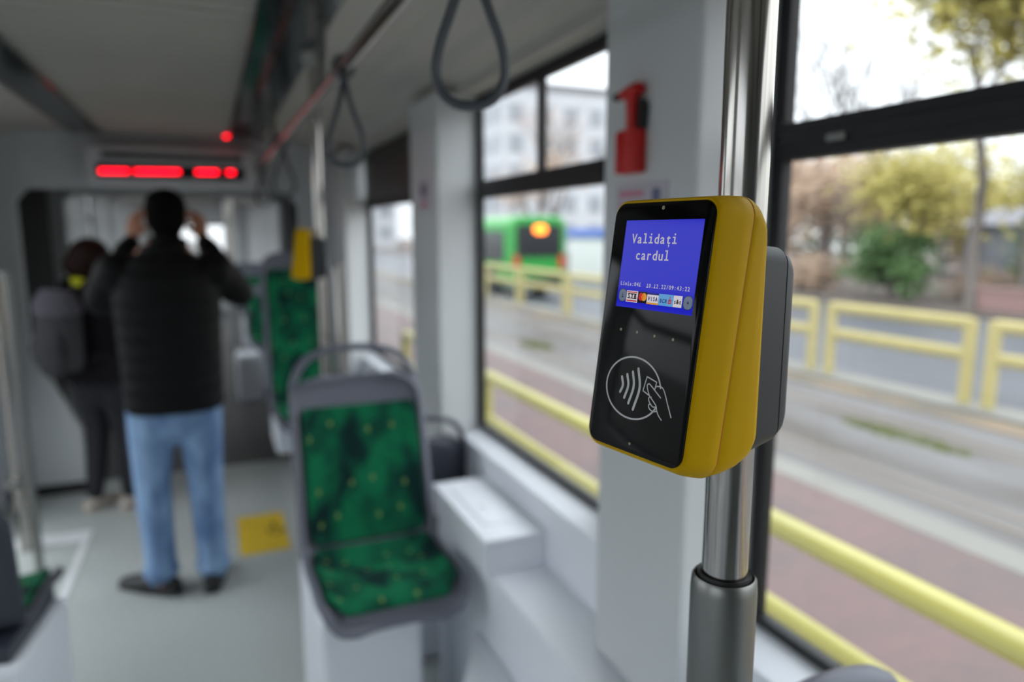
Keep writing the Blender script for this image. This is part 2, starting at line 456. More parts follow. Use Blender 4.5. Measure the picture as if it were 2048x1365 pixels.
wn_ = [0]
def window(x, ya, yb, sgn, mullion=None, latch=None, upper_dark=False, z0=0.862, z1=2.045, zm=(1.697, 1.757)):
    wn_[0] += 1
    t = 0.018; f = 0.026
    x0, x1 = x - 0.012, x + 0.012
    mb = MB().box(x0, x1, ya, yb, z0, z0 + 0.02).box(x0, x1, ya, yb, z1 - 0.035, z1)
    mb.box(x0, x1, ya, ya + f, z0 + 0.02, z1 - 0.035).box(x0, x1, yb - f, yb, z0 + 0.02, z1 - 0.035)
    mb.box(x0 - 0.006, x1 + 0.004, ya + f, yb - f, zm[0], zm[1])
    mb.box(x0 - 0.010, x1 + 0.006, ya + f, yb - f, zm[0] + 0.02, zm[1] - 0.018)
    if mullion: mb.box(x0, x1, mullion - 0.012, mullion + 0.012, zm[1], z1 - 0.035)
    w = struct('window_%d' % wn_[0], mb, M['black'], smooth=False, bevel=0.003)
    g = MB().box(x - 0.002, x + 0.002, ya + f, yb - f, z0 + 0.02, zm[0]).box(x - 0.002, x + 0.002, ya + f, yb - f, zm[1], z1 - 0.035)
    g.obj('glass_pane', M['glass'], w, smooth=False)
    if latch:
        MB().box(x0 - 0.016, x0 - 0.008, latch - 0.018, latch + 0.018, 1.716, 1.728).obj('window_latch', M['steel_cast'], w, bevel=0.003)
    if upper_dark:
        s = -0.02 * sgn
        MB().box(min(x + s, x + s * 1.6), max(x + s, x + s * 1.6), ya + 0.03, yb - 0.05, 1.76, 2.02).obj('roller_blind', M['blinddark'], w, smooth=False)
    return w
window(0.90, -1.18, 0.950, 1, latch=0.805)
window(0.90, 1.47, 2.39, 1, mullion=1.875)
window(0.90, 3.0, 4.24, 1, upper_dark=True, zm=(1.72, 1.795))
struct('wall_right', MB().box(0.86, OR_, -3.1, -1.72, 0.84, 2.06), M['panel'])  # unseen rear window bay, closed off to cut light from behind
struct('wall_left', MB().box(OL, -1.22, -3.1, -1.72, 0.84, 2.06), M['panel'])  # same blanked bay on the left, added to darken the rear
for a, b in ((-1.18, 0.27), (0.68, 2.0)):
    window(GL, a, b, -1)
for k, (a, b) in enumerate(((2.56, 3.40), (3.41, 4.24))):
    mb = MB().box(GL - 0.02, GL + 0.02, a, a + 0.05, 0.0, 2.045).box(GL - 0.02, GL + 0.02, b - 0.05, b, 0.0, 2.045)
    mb.box(GL - 0.02, GL + 0.02, a + 0.05, b - 0.05, 0.0, 0.10).box(GL - 0.02, GL + 0.02, a + 0.05, b - 0.05, 1.96, 2.045)
    dr = struct('door_%d' % (k + 1), mb, M['black'], smooth=False, bevel=0.004)
    MB().box(GL - 0.002, GL + 0.002, a + 0.05, b - 0.05, 0.10, 1.96).obj('glass_pane', M['glass'], dr, smooth=False)
    MB().cyl(GL + 0.05, b - 0.10 if k == 0 else a + 0.10, 0.7, 1.5, 0.014, 16).obj('door_handle', M['steel'], dr)
for a, b in ((6.7, 8.0), (8.5, 9.8), (10.3, 11.6), (12.1, 13.5), (14.0, 15.1)):
    window(0.90, a, b, 1); window(GL, a, b, -1)

# end walls
def endwall(y, name):
    mb = MB().box(OL, OR_, y - 0.04, y + 0.04, 0.0, 0.9).box(OL, OR_, y - 0.04, y + 0.04, 2.0, 2.24)
    mb.box(OL, -1.0, y - 0.04, y + 0.04, 0.9, 2.0).box(0.64, OR_, y - 0.04, y + 0.04, 0.9, 2.0)
    struct(name, mb, M['panel'], smooth=False)
    wn_[0] += 1
    fr = MB().box(-1.0, 0.64, y - 0.02, y + 0.02, 0.9, 0.95).box(-1.0, 0.64, y - 0.02, y + 0.02, 1.95, 2.0)
    fr.box(-1.0, -0.96, y - 0.02, y + 0.02, 0.95, 1.95).box(0.60, 0.64, y - 0.02, y + 0.02, 0.95, 1.95).box(-0.2, -0.16, y - 0.02, y + 0.02, 0.95, 1.95)
    w = struct('window_%d' % wn_[0], fr, M['black'], smooth=False)
    MB().box(-0.96, 0.60, y - 0.002, y + 0.002, 0.95, 1.95).obj('glass_pane', M['glass'], w, smooth=False)
struct('wall_back', MB().box(OL, OR_, Y0 - 0.04, Y0 + 0.04, 0, 2.24), M['panel']);  # unseen end wall, left without a window to keep the rear dim
struct('wall_front', MB().box(OL, OR_, Y3 - 0.04, Y3 + 0.04, 0.0, 1.15).box(OL, OR_, Y3 - 0.04, Y3 + 0.04, 1.75, 2.24).box(OL, -0.55, Y3 - 0.04, Y3 + 0.04, 1.15, 1.75).box(0.30, OR_, Y3 - 0.04, Y3 + 0.04, 1.15, 1.75), M['panel'], smooth=False)
wn_[0] += 1
w = struct('window_%d' % wn_[0], MB().box(-0.55, 0.30, Y3 - 0.02, Y3 + 0.02, 1.15, 1.19).box(-0.55, 0.30, Y3 - 0.02, Y3 + 0.02, 1.71, 1.75).box(-0.14, -0.10, Y3 - 0.02, Y3 + 0.02, 1.19, 1.71), M['black'], smooth=False)
MB().box(-0.55, 0.30, Y3 - 0.002, Y3 + 0.002, 1.19, 1.71).obj('glass_pane', M['glass'], w, smooth=False)

# bulkhead with the gangway opening (slanted lower corner on the left)
poly = [(OL, 0.0), (-0.78, 0.0), (-0.78, 0.38), (-1.0, 0.90), (-1.0, 1.76), (-0.94, 1.83), (0.50, 1.83), (0.56, 1.76), (0.56, 0.0), (OR_, 0.0), (OR_, 2.24), (OL, 2.24)]
struct('wall_gangway', MB().prism(poly, 4.85, 1, 0.08, (0, 2)), M['panel'], smooth=False, bevel=0.006)
# gangway bellows and ceiling
def bellows(x, out):
    n = 19; ring0, ring1 = [], []
    mb = MB()
    for i in range(n):
        y = 4.93 + (Y2 - 4.93) * i / (n - 1)
        xx = x + (0.035 if i % 2 else 0.0) * out
        ring0.append((xx, y))
    poly = ring0 + [(x + 0.08 * out, Y2), (x + 0.08 * out, 4.93)]
    if out < 0: poly = poly[::-1]
    mb.prism(poly, 0.0, 2, 2.0, (0, 1))
    return mb
struct('wall_bellows', bellows(-1.06, -1), M['bellows'], smooth=False)
struct('wall_bellows', bellows(0.62, 1), M['bellows'], smooth=False)
struct('ceiling', MB().box(-1.2, 0.8, 4.93, Y2, 1.95, 2.05), M['ceil'])
poly = [(OL, 0.0), (-0.98, 0.0), (-0.98, 1.80), (-0.92, 1.86), (0.50, 1.86), (0.56, 1.80), (0.56, 0.0), (OR_, 0.0), (OR_, 2.24), (OL, 2.24)]
struct('wall_gangway', MB().prism(poly, Y2 - 0.05, 1, 0.05, (0, 2)), M['panel'], smooth=False)

# interior ledges, podium cover along the right wall (structure of the wheel arch)
struct('trim_60', MB().box(0.655, 0.82, 0.15, 2.16, 0.0, 0.655), M['white'], smooth=False, bevel=0.006)
struct('trim_61', MB().prism([(0.50, 0.15), (0.655, 0.15), (0.655, 1.78), (0.50, 1.50)], 0.0, 2, 0.44, (0, 1)), M['white'], smooth=False, bevel=0.012)
struct('trim_62', MB().box(0.44, 0.82, 2.62, 4.84, 0.0, 0.45), M['white'], smooth=False, bevel=0.012)
struct('baseboard_left', MB().box(-0.79, -0.76, 4.80, 4.86, 0.0, 0.06).box(OL, -0.79, 4.82, 4.86, 0, 0.06), M['bellows'], smooth=False)

# equipment box on the ledge
bx = thing('equipment_box', 'white box with a square lid standing on the wall ledge beside the green seat', 'box', (0.735, 1.92, 0.655))
MB().box(-0.098, 0.084, -0.255, 0.225, 0.0, 0.084).obj('body', M['white'], bx, bevel=0.004)
MB().box(-0.100, 0.084, -0.258, 0.228, 0.086, 0.10).obj('lid', M['white'], bx, bevel=0.003)
MB().prism(rrect(-0.06, 0.055, -0.16, 0.14, 0.012), 0.10, 2, 0.003, (0, 1)).obj('access_plate', M['white'], bx, bevel=0.001)
MB().cyl(-0.01, -0.02, 0.103, 0.107, 0.016).obj('lock', M['alu'], bx)

# threshold trims on the floor at the left doorway, and floor sign
struct('trim_63', MB().box(-1.17, -0.66, 4.02, 4.16, 0.0, 0.004).box(-0.69, -0.66, 3.1, 4.02, 0.0, 0.004), M['alu'], smooth=False)
sg = thing('floor_sign', 'yellow wheelchair space sticker on the grey floor', 'sign', (0.17, 3.76, 0.0))
MB().prism(rrect(-0.115, 0.125, -0.25, 0.26, 0.01), 0.0, 2, 0.002, (0, 1)).obj('sticker', M['floorsign'], sg)
def wheelchair_symbol():
    mb = MB(); z = 0.0032; r = 0.0012
    c = V((0.075, 0.0, z))
    pts = [c + V((0.042 * math.cos(a), 0.042 * math.sin(a), 0)) for a in [PI * (0.55 + 1.35 * k / 16) for k in range(17)]]
    mb.tube(pts, [(0.0012, 0.006)] * 17, 6, ref=(0, 0, 1))
    mb.cyl(0.062, 0.098, 0.0015, 0.004, 0.012, 16)
    mb.tube([(0.064, 0.08, z), (0.068, 0.02, z), (0.10, 0.018, z), (0.112, -0.035, z)], [(0.0012, 0.007)] * 4, 6, ref=(0, 0, 1))
    return mb
wheelchair_symbol().obj('wheelchair_symbol', M['signblack'], sg)

# LED display box over the gangway
dp = thing('display_board', 'overhead board with glowing red text above the gangway opening', 'display', (-0.15, 4.70, 1.835))
MB().box(-0.46, 0.45, -0.02, 0.148, 0.0, 0.235).obj('housing', M['panel'], dp, bevel=0.012)
MB().box(-0.38, 0.37, -0.026, -0.018, 0.165, 0.20).obj('tinted_window', M['blackgloss'], dp, bevel=0.002)
led_z = 0.082
MB().box(-0.41, 0.38, -0.025, -0.018, led_z - 0.025, led_z + 0.055).obj('led_panel', M['blackgloss'], dp, bevel=0.002)
def led_text(a_, b_):
    mb = MB(); rnd = random.Random(3)
    # groups measured along the board
    for a, b in ((a_, b_),):
        x = a
        while x <= b:
            w = 0.008
            e = led_z + 0.016 + 0.02 * x
            mb.box(x, min(x + w, b), -0.029, -0.0245, e - 0.010, e + 0.010)
            x += w
    return mb
for a_, b_ in ((-0.392, -0.245), (-0.215, 0.022), (0.110, 0.230), (0.282, 0.322)):
    led_text(a_, b_).obj('led_word', M['ledred'], dp, smooth=False)
il = thing('indicator_lamp', 'small round red lamp on the ceiling before the display board', 'lamp', (0.139, 4.62, 2.155))
MB().lathe(0, 0, [(0.001, -0.02), (0.011, -0.018), (0.014, -0.008), (0.014, 0.0)]).obj('lens', M['ledred'], il)
MB().lathe(0, 0, [(0.02, -0.006), (0.024, 0.0), (0.024, 0.004)]).obj('bezel', M['dkplastic'], il)

# ------------------------------------------------------------------ grab poles, rail, straps
def pole_mb(x, y, z0, z1, r=0.016): return MB().cyl(x, y, z0, z1, r, 40)
PX, PY = 0.3277, 0.3744
t = thing('grab_pole', 'brushed steel pole carrying the near yellow validator', 'pole', (PX, PY, 0.0))
MB().cyl(0, 0, 1.28, 2.15, 0.016, 48).obj('tube', M['steel'], t)
MB().lathe(0, 0, [(0.0155, 1.3375), (0.0185, 1.3385), (0.0193, 1.3355), (0.0193, 1.330), (0.0155, 1.329)], 48).obj('rubber_ring', M['black'], t)
MB().lathe(0, 0, [(0.0192, 1.322), (0.0196, 1.3345), (0.0212, 1.3365), (0.0228, 1.334), (0.0234, 1.326), (0.0234, 1.24), (0.0226, 1.225), (0.0226, 0.02)], 48).obj('lower_sleeve', M['steel_cast'], t)
MB().lathe(0, 0, [(0.05, 0.0), (0.05, 0.01), (0.03, 0.03), (0.0226, 0.035)], 32).obj('foot_flange', M['steel_cast'], t)
MB().lathe(0, 0, [(0.016, 2.11), (0.035, 2.13), (0.04, 2.165)], 32).obj('ceiling_flange', M['steel_cast'], t)

t = thing('grab_pole', 'steel pole carrying the far yellow validator behind the green seat', 'pole', (0.345, 2.42, 0.0))
MB().cyl(0, 0, 0.0, 2.15, 0.017, 32).obj('tube', M['steel'], t)
MB().lathe(0, 0, [(0.016, 2.10), (0.035, 2.12), (0.04, 2.15)], 32).obj('ceiling_flange', M['steel_cast'], t)
t = thing('grab_pole', 'short steel post with rounded top right of the far validator', 'pole', (0.50, 3.05, 0.45))
MB().tube([(0, 0, 0), (0, 0, 0.5), (0, 0, 0.98)], 0.019, 20, round_ends=True).obj('tube', M['steel'], t)
MB().lathe(0, 0, [(0.04, 0.0), (0.035, 0.01), (0.018, 0.03)], 24).obj('foot_flange', M['steel_cast'], t)
t = thing('grab_pole', 'steel pole with a round collar at the left edge', 'pole', (-0.93, 4.0, 0.0))
MB().tube(catmull([(0, 0, 0), (0, 0, 0.6), (0, 0, 1.30), (-0.03, -0.04, 1.48), (-0.13, -0.12, 1.60), (-0.2, -0.2, 1.62)], 6), 0.027, 24).obj('tube', M['steel'], t)
MB().lathe(0, 0, [(0.028, 0.34), (0.06, 0.345), (0.06, 0.385), (0.028, 0.39)], 24).obj('collar', M['steel_cast'], t)
t = thing('grab_pole', 'thin darker pole just right of the collared pole at left', 'pole', (-0.82, 3.72, 0.0))
MB().cyl(0, 0, 0.0, 1.4, 0.019, 24).obj('tube', M['steel_cast'], t)
MB().tube([(0, 0, 1.39), (-0.1, 0.22, 1.39)], 0.014, 16).obj('top_bar', M['steel_cast'], t)

t = thing('handrail', 'steel overhead handrail running along the ceiling with straps', 'handrail', (0.31, 0, 1.955))
MB().tube([(0, -3.2, 0), (0, 4.7, 0)], 0.016, 24).obj('tube', M['steel'], t)
for y in (-2.0, 0.0, 2.05, 3.6):
    MB().tube([(0, y, 0.01), (0.01, y, 0.195)], 0.012, 16).obj('ceiling_bracket', M['steel_cast'], t)

def strap(y, label, lean=0.0):
    s = thing('hanging_strap', label, 'strap', (0.31, y, 1.955), 'grey loop straps hanging from the overhead rail')
    # clamp round the rail, neck, teardrop loop
    ring = [(0.024 * math.cos(a), 0, 0.024 * math.sin(a)) for a in [2 * PI * k / 24 for k in range(24)]]
    MB().tube(ring, [(0.014, 0.005)] * 24, 8, closed=True, ref=(0, 1, 0)).obj('clamp', M['strap'], s)
    L = 0.235
    pts = []
    prof = [(0.0, -0.02), (0.006, -0.045), (0.012, -0.075), (0.024, -0.110), (0.036, -0.142), (0.0425, -0.170), (0.0415, -0.190), (0.033, -0.207), (0.018, -0.2175), (0.0, -0.220)]
    loop = [(x, 0, z) for x, z in prof] + [(-x, 0, z) for x, z in prof[-2:0:-1]]
    lp = catmull(loop, 5, True)
    m_ = Matrix.Rotation(math.radians(-28) + lean, 4, 'Z')
    MB().tube([m_ @ p for p in lp], [(0.0105, 0.0062)] * len(lp), 10, closed=True, ref=tuple(m_ @ V((0, 1, 0)))).obj('loop', M['strap'], s)
    return s
strap(0.85, 'large dark grey loop strap hanging at top centre beside the window')
strap(1.70, 'second nearest loop strap hanging beside the dark window blind')
strap(3.15, 'small distant loop strap in front of the gangway end', 0.2)
strap(4.35, 'most distant tiny loop strap near the end of the rail')

# ------------------------------------------------------------------ validators
E1 = V((0.1714, -0.9852, 0.0)).normalized()
E2 = V((0.1390, 0.0242, 0.9900)).normalized()
N_ = V((-0.9753, -0.1697, 0.1411)).normalized()
B_ = V((0.9852, 0.1714, 0.0)).normalized()
Z_ = V((0, 0, 1))

_glyph = {}
def glyph(ch):
    if ch in _glyph: return _glyph[ch]
    cu = bpy.data.curves.new('g', 'FONT'); cu.body = ch; cu.size = 1.0; cu.resolution_u = 3
    o = bpy.data.objects.new('g', cu); SC.collection.objects.link(o)
    dg = bpy.context.evaluated_depsgraph_get(); dg.update()
    me = bpy.data.meshes.new_from_object(o.evaluated_get(dg))
    vs_ = [tuple(v.co) for v in me.vertices]; fs_ = [tuple(p.vertices) for p in me.polygons]
    bpy.data.objects.remove(o); bpy.data.curves.remove(cu); bpy.data.meshes.remove(me)
    if vs_:
        xs = [v[0] for v in vs_]
        _glyph[ch] = (vs_, fs_, min(xs), max(xs))
    else: _glyph[ch] = ([], [], 0, 0)
    return _glyph[ch]

def text_mb(mb, s, x, y, adv, size, T, mi=0, mono=True, xs=0.8, bold=0.0, lift=0.0):
    """monospaced lettering: mm units, T maps (x,y,lift) to 3D"""
    for i, ch in enumerate(s):
        if ch == ' ': continue
        acc = None
        if mono and ch in 'il' and not (ch == 'i' and size < 3.95 and s == 'i' and False):
            cx = x + adv * (i + 0.5); h = 0.10 * size + bold; ww = adv * 0.36
            def bar(x0, x1, y0, y1):
                mb.add([T(x0, y0, lift + .009), T(x1, y0, lift + .009), T(x1, y1, lift + .009), T(x0, y1, lift + .009)], [(0, 1, 2, 3)], mi)
            top = 0.50 * size if ch == 'i' else 0.73 * size
            bar(cx - h * .5, cx + h * .5, 0 + y, y + top); bar(cx - ww, cx + ww, y, y + h * .8); bar(cx - ww * .95, cx, y + top - h * .8, y + top)
            if ch == 'i': bar(cx - h * .6, cx + h * .5, y + 0.60 * size, y + 0.60 * size + h)
            continue
        if ch == 'ț': ch = 't'; acc = ','
        vs_, fs_, a, b = glyph(ch)
        w = (b - a) * size * xs
        if mono and w > adv * 0.86: k = adv * 0.86 / (b - a) / size
        else: k = xs
        if mono and ch in 'il': k = xs
        cx = x + adv * (i + 0.5)
        offs = [(0, 0)] if not bold else [(-bold, 0), (bold, 0), (0, bold * .7), (0, -bold * .7)]
        for n_, (ox, oy) in enumerate(offs):
            mb.add([T(cx + ox + (v[0] - (a + b) / 2) * size * k, y + oy + v[1] * size, lift + 0.002 * n_) for v in vs_], fs_, mi)
        if mono and ch in '1':
            h = 0.09 * size; ww = adv * 0.40
            def bar(x0, x1, y0, y1):
                mb.add([T(x0, y0, lift + .009), T(x1, y0, lift + .009), T(x1, y1, lift + .009), T(x0, y1, lift + .009)], [(0, 1, 2, 3)], mi)
            bar(cx - ww, cx + ww, y - bold, y + h + bold)
        if acc:
            vs2, fs2, a2, b2 = glyph(',')
            mb.add([T(cx + 0.1 * adv + (v[0] - (a2 + b2) / 2) * size * 0.9, y - 0.16 * size + v[1] * size * 0.9, lift) for v in vs2], fs2, mi)
    return mb

def build_validator(label, centre, detailed=True):
    root = thing('card_validator', label, 'validator', centre)
    def S(e, z, b): return E1 * e + Z_ * z + B_ * b
    def sec(w, zt, zb, r, bf):
        return [S(x, z, bf(z)) for x, z in rrect(-w, w, zb, zt, r, 8)]
    front = lambda z: 0.1418 * z
    def mixb(k):   # between front plane and seam plane
        return lambda z: (1 - k) * (0.1418 * z) + k * (0.0265 + 0.155 * z)
    rs = [sec(0.0405, 0.0768, -0.0768, 0.0085, lambda z: 0.1418 * z + 0.0006),
          sec(0.0424, 0.0787, -0.0787, 0.0095, front),
          sec(0.0431, 0.0791, -0.0795, 0.0100, mixb(0.03)), sec(0.0438, 0.0795, -0.0806, 0.0108, mixb(0.10)),
          sec(0.0450, 0.0801, -0.0836, 0.0122, mixb(0.35)),
          sec(0.0459, 0.0804, -0.0862, 0.0134, mixb(0.68)),
          sec(0.0464, 0.0804, -0.0882, 0.0142, mixb(0.97)),
          sec(0.0458, 0.0799, -0.0876, 0.0138, mixb(1.0))]
    MB().rings(rs).obj('front_housing', M['yellow'], root, angle=50)
    rs = [sec(0.0461, 0.0801, -0.0880, 0.0140, mixb(0.98)), sec(0.0461, 0.0801, -0.0880, 0.0140, mixb(1.02))]
    MB().rings(rs).obj('seam', M['orange_seam'], root)
    def rb(k): return lambda z: (1 - k) * (0.0265 + 0.155 * z) + k * 0.0515
    rs = [sec(0.0458, 0.0799, -0.0876, 0.0138, rb(0.0)), sec(0.0464, 0.0804, -0.0882, 0.0142, rb(0.03)),
          sec(0.0465, 0.0800, -0.0883, 0.0150, rb(0.3)), sec(0.0465, 0.0785, -0.0875, 0.0165, rb(0.6)),
          sec(0.0462, 0.0755, -0.0850, 0.0180, rb(0.85)), sec(0.0450, 0.0715, -0.0815, 0.0180, rb(0.97)), sec(0.0435, 0.069, -0.079, 0.0175, rb(1.0))]
    MB().rings(rs).obj('rear_housing', M['yellow'], root, angle=50)
    # glass front
    P = lambda x, y, l=0.0: E1 * (x / 1000) + E2 * (y / 1000) + N_ * (0.0006 + l / 1000)
    pts = rrect(-42.0, 42.0, -78.2, 78.2, 9.2, 8); pin = rrect(-41.6, 41.6, -77.8, 77.8, 9.0, 8)
    MB().rings([[P(x, y, -0.9) for x, y in pts], [P(x, y, -0.05) for x, y in pts], [P(x, y, 0.15) for x, y in pin]]).obj('glass_panel', M['glassblack'], root, angle=30)
    # bracket behind
    def bs(w, zt, zb, r, b): return [S(x, z, b) for x, z in rrect(-w, w, zb, zt, r, 6)]
    rs = [bs(0.0295, 0.0525, -0.0865, 0.009, 0.0505), bs(0.030, 0.0515, -0.0852, 0.010, 0.070), bs(0.030, 0.0497, -0.0815, 0.011, 0.0925), bs(0.0294, 0.0490, -0.0808, 0.011, 0.0928)]
    mbk = MB().rings(rs).obj('mounting_bracket', M['dkplastic'], root, angle=50)
    rs = [bs(0.0294, 0.0490, -0.0806, 0.011, 0.0933), bs(0.030, 0.0495, -0.0810, 0.0115, 0.0936), bs(0.0298, 0.047, -0.0780, 0.012, 0.0985), bs(0.0288, 0.044, -0.0735, 0.0125, 0.1015), bs(0.026, 0.041, -0.070, 0.012, 0.1030)]
    MB().rings(rs).obj('bracket_cover', M['dkplastic'], mbk, angle=50)
    if not detailed: return root
    L0 = 0.16
    T = lambda x, y, l=0.0: P(x, y, L0 + l)
    # six small round dots
    for x, y, r in ((-22.9, -2.7, 0.95), (-8.0, -2.9, 0.95), (7.4, -3.4, 0.95), (22.7, -3.7, 0.95), (0.5, 74.6, 1.25), (-1.6, -72.6, 0.95)):
        MB().rings([[T(x + r * math.cos(a), y + r * math.sin(a), l) for a in [2 * PI * k / 20 for k in range(20)]] for l in (0, 0.05)]).obj('sensor_dot', M['dot'], root)
    # contactless pictogram
    mb = MB()
    def stroke(pts, w, sm=6):
        q = catmull([(x, y, 0) for x, y in pts], sm) if sm else [V((x, y, 0)) for x, y in pts]
        n = len(q); Lf, Rt = [], []
        for i in range(n):
            d = (q[min(i + 1, n - 1)] - q[max(i - 1, 0)]).normalized(); nn = V((-d.y, d.x, 0))
            Lf.append(q[i] + nn * w / 2); Rt.append(q[i] - nn * w / 2)
        d0 = (q[1] - q[0]).normalized(); d1 = (q[-1] - q[-2]).normalized()
        a0 = math.atan2(d0.y, d0.x); a1 = math.atan2(d1.y, d1.x)
        for i in range(n - 1):
            mb.add([T(Lf[i].x, Lf[i].y, .03), T(Rt[i].x, Rt[i].y, .03), T(Rt[i + 1].x, Rt[i + 1].y, .03), T(Lf[i + 1].x, Lf[i + 1].y, .03)], [(0, 1, 2, 3)])
        for c, a in ((q[0], a0 + PI), (q[-1], a1)):
            arc = [T(c.x + w / 2 * math.cos(a - PI / 2 + PI * k / 6), c.y + w / 2 * math.sin(a - PI / 2 + PI * k / 6), .03) for k in range(7)]
            mb.add(arc, [tuple(range(7))])
    cx, cy, R = -5.0, -37.8, 24.2
    cx = -5.5
    a_s, a_e = math.atan2(-32.5 - cy, 18.2 - cx), math.atan2(-48.6 - cy, 16.0 - cx) + 2 * PI
    circ = []
    for k in range(61):
        a = a_s + (a_e - a_s) * k / 60
        circ.append((cx + 24.2 * math.cos(a), cy + 19.3 * math.sin(a)))
    stroke(circ, 1.15, 0)
    for w, pts in ((1.9, [(-16.1, -32.6), (-14.4, -37.6), (-16.1, -42.2)]), (1.9, [(-11.6, -30.3), (-9.5, -37.0), (-11.7, -45.1)]), (1.9, [(-6.9, -27.9), (-4.6, -36.7), (-7.4, -47.9)]), (1.9, [(-2.4, -25.2), (0.7, -36.9), (-2.7, -50.9)])):
        stroke(pts, w, 8)
    stroke([(13.6, -35.4), (14.4, -30.7)], 0.8, 0); stroke([(14.4, -30.7), (5.9, -28.7)], 0.8, 0); stroke([(5.9, -28.7), (3.9, -37.8)], 0.8, 0); stroke([(3.9, -37.8), (9.3, -39.6)], 0.8, 0)
    stroke([(19.2, -39.3), (9.9, -33.4), (8.0, -32.9), (7.0, -34.5), (9.6, -39.4), (13.2, -42.2), (16.5, -44.9), (17.6, -47.7), (19.5, -50.2), (22.2, -52.2)], 0.8, 5)
    stroke([(11.6, -40.4), (9.8, -40.8), (9.8, -42.6), (11.6, -44.6), (13.9, -45.9), (16.6, -45.4)], 0.8, 5)
    stroke([(12.0, -44.6), (10.4, -45.2), (10.7, -47.1), (13.1, -48.4), (15.2, -48.6), (17.4, -47.8)], 0.8, 5)
    stroke([(14.1, -34.1), (14.9, -33.1), (19.1, -33.0), (21.9, -35.6), (25.2, -41.6), (29.4, -49.0)], 0.8, 4)
    mb.obj('contactless_symbol', M['sym'], root, smooth=False)
    # screen
    scr = MB().add([T(-30.6, 11.8, 0), T(34.5, 11.6, 0), T(34.5, 67.3, 0), T(-30.6, 67.2, 0)], [(0, 1, 2, 3)]).obj('screen', M['scr'], root, smooth=False)
    D = lambda x, y, l=0.0: T(x, y, 0.03 + l)
    mb = MB(); text_mb(mb, 'Validați', -23.8, 52.7, 4.95, 8.6, D, bold=0.17, xs=1.0)
    text_mb(mb, 'cardul', -18.6, 42.5, 4.95, 8.6, D, bold=0.17, xs=1.0)
    mb.obj('message_text', M['scrtxt'], scr, smooth=False)
    mb = MB(); text_mb(mb, 'Linia:041', -28.9, 25.75, 2.1, 3.5, D, bold=0.08, xs=0.95)
    text_mb(mb, '10.12.22/09:43:22', -5.4, 25.5, 2.115, 3.5, D, bold=0.08, xs=0.95)
    mb.obj('status_text', M['scrtxt'], scr, smooth=False)
    def quad(mb, x0, x1, y0, y1, l=0.0, mi=0): mb.add([D(x0, y0, l), D(x1, y0, l), D(x1, y1, l), D(x0, y1, l)], [(0, 1, 2, 3)], mi)
    def disc(mb, x, y, rx, ry, l=0.0, mi=0, a0=0, a1=2 * PI, n=28):
        mb.add([D(x + rx * math.cos(a0 + (a1 - a0) * k / n), y + ry * math.sin(a0 + (a1 - a0) * k / n), l) for k in range(n)], [tuple(range(n))], mi)
    for (x, y, ch) in ((-25.4, 19.3, 'i'), (30.3, 18.7, '+')):
        mb = MB()
        mb.add([D(a, b, 0) for a, b in rrect(x - 3.8, x + 3.8, y - 4.2, y + 4.2, 3.2)], [tuple(range(28))], 1)
        mb.add([D(a, b, 0.01) for a, b in rrect(x - 3.3, x + 3.3, y - 3.7, y + 3.7, 2.8)], [tuple(range(28))], 0)
        text_mb(mb, ch, x - 1.5, y - 1.3, 3.0, 3.9, D, mi=2, lift=0.03, bold=0.1, xs=0.8)
        mb.obj('screen_button', [M['scrgry'], M['scrgrd'], M['scrblk']], scr, smooth=False)
    # payment badges in a row
    mb = MB(); quad(mb, -21.9, -11.6, 15.4, 22.6); quad(mb, -21.4, -12.1, 15.9, 16.7, .01, 2); quad(mb, -21.4, -12.1, 21.4, 22.1, .01, 2)
    quad(mb, -20.9, -12.5, 17.6, 18.1, .01, 1); quad(mb, -20.9, -12.5, 20.5, 21.0, .01, 1)
    text_mb(mb, 'STB', -21.0, 17.9, 2.9, 4.0, D, mi=1, lift=.02, bold=0.25, xs=0.9)
    mb.obj('transport_badge', [M['scrwht'], M['scrblk'], M['scrred']], scr, smooth=False)
    mb = MB(); quad(mb, -11.5, -3.4, 15.6, 22.6, 0, 0); disc(mb, -8.6, 19.4, 2.3, 2.5, .01, 1); disc(mb, -6.0, 19.4, 2.3, 2.5, .012, 2); disc(mb, -7.3, 19.4, 0.9, 2.0, .015, 3)
    mb.obj('card_badge', [M['scrblk'], M['scrred'], M['scryel'], M['scror']], scr, smooth=False)
    mb = MB(); quad(mb, -3.3, 6.6, 15.6, 22.4, 0, 0); quad(mb, -3.3, 6.6, 21.3, 22.4, .01, 1); quad(mb, -3.3, 6.6, 15.4, 16.5, .01, 2)
    text_mb(mb, 'VISA', -2.6, 17.6, 2.15, 3.6, D, mi=1, lift=.02, bold=0.14, xs=0.8)
    mb.obj('card_badge', [M['scrwht'], M['scrnavy'], M['scryel']], scr, smooth=False)
    mb = MB(); quad(mb, 6.7, 18.7, 15.4, 22.4, 0, 0)
    text_mb(mb, 'BCR', 7.6, 17.2, 2.15, 3.3, D, mi=1, lift=.02, bold=0.1, xs=0.8)
    quad(mb, 14.7, 17.2, 16.9, 19.4, .01, 2); quad(mb, 15.6, 16.3, 19.4, 20.2, .01, 2); disc(mb, 15.95, 20.8, 0.45, 0.45, .01, 2)
    quad(mb, 15.2, 16.7, 17.6, 17.9, .02, 0); quad(mb, 15.2, 16.7, 18.5, 18.8, .02, 0)
    mb.obj('bank_badge', [M['scrlb'], M['scrnavy'], M['scrred']], scr, smooth=False)
    mb = MB(); quad(mb, 18.8, 25.7, 15.4, 22.3, 0, 0)
    text_mb(mb, 's&t', 19.2, 17.4, 2.05, 3.8, D, mi=1, lift=.02, bold=0.16, xs=0.85)
    mb.obj('maker_badge', [M['scrwht'], M['scrblk']], scr, smooth=False)
    return root

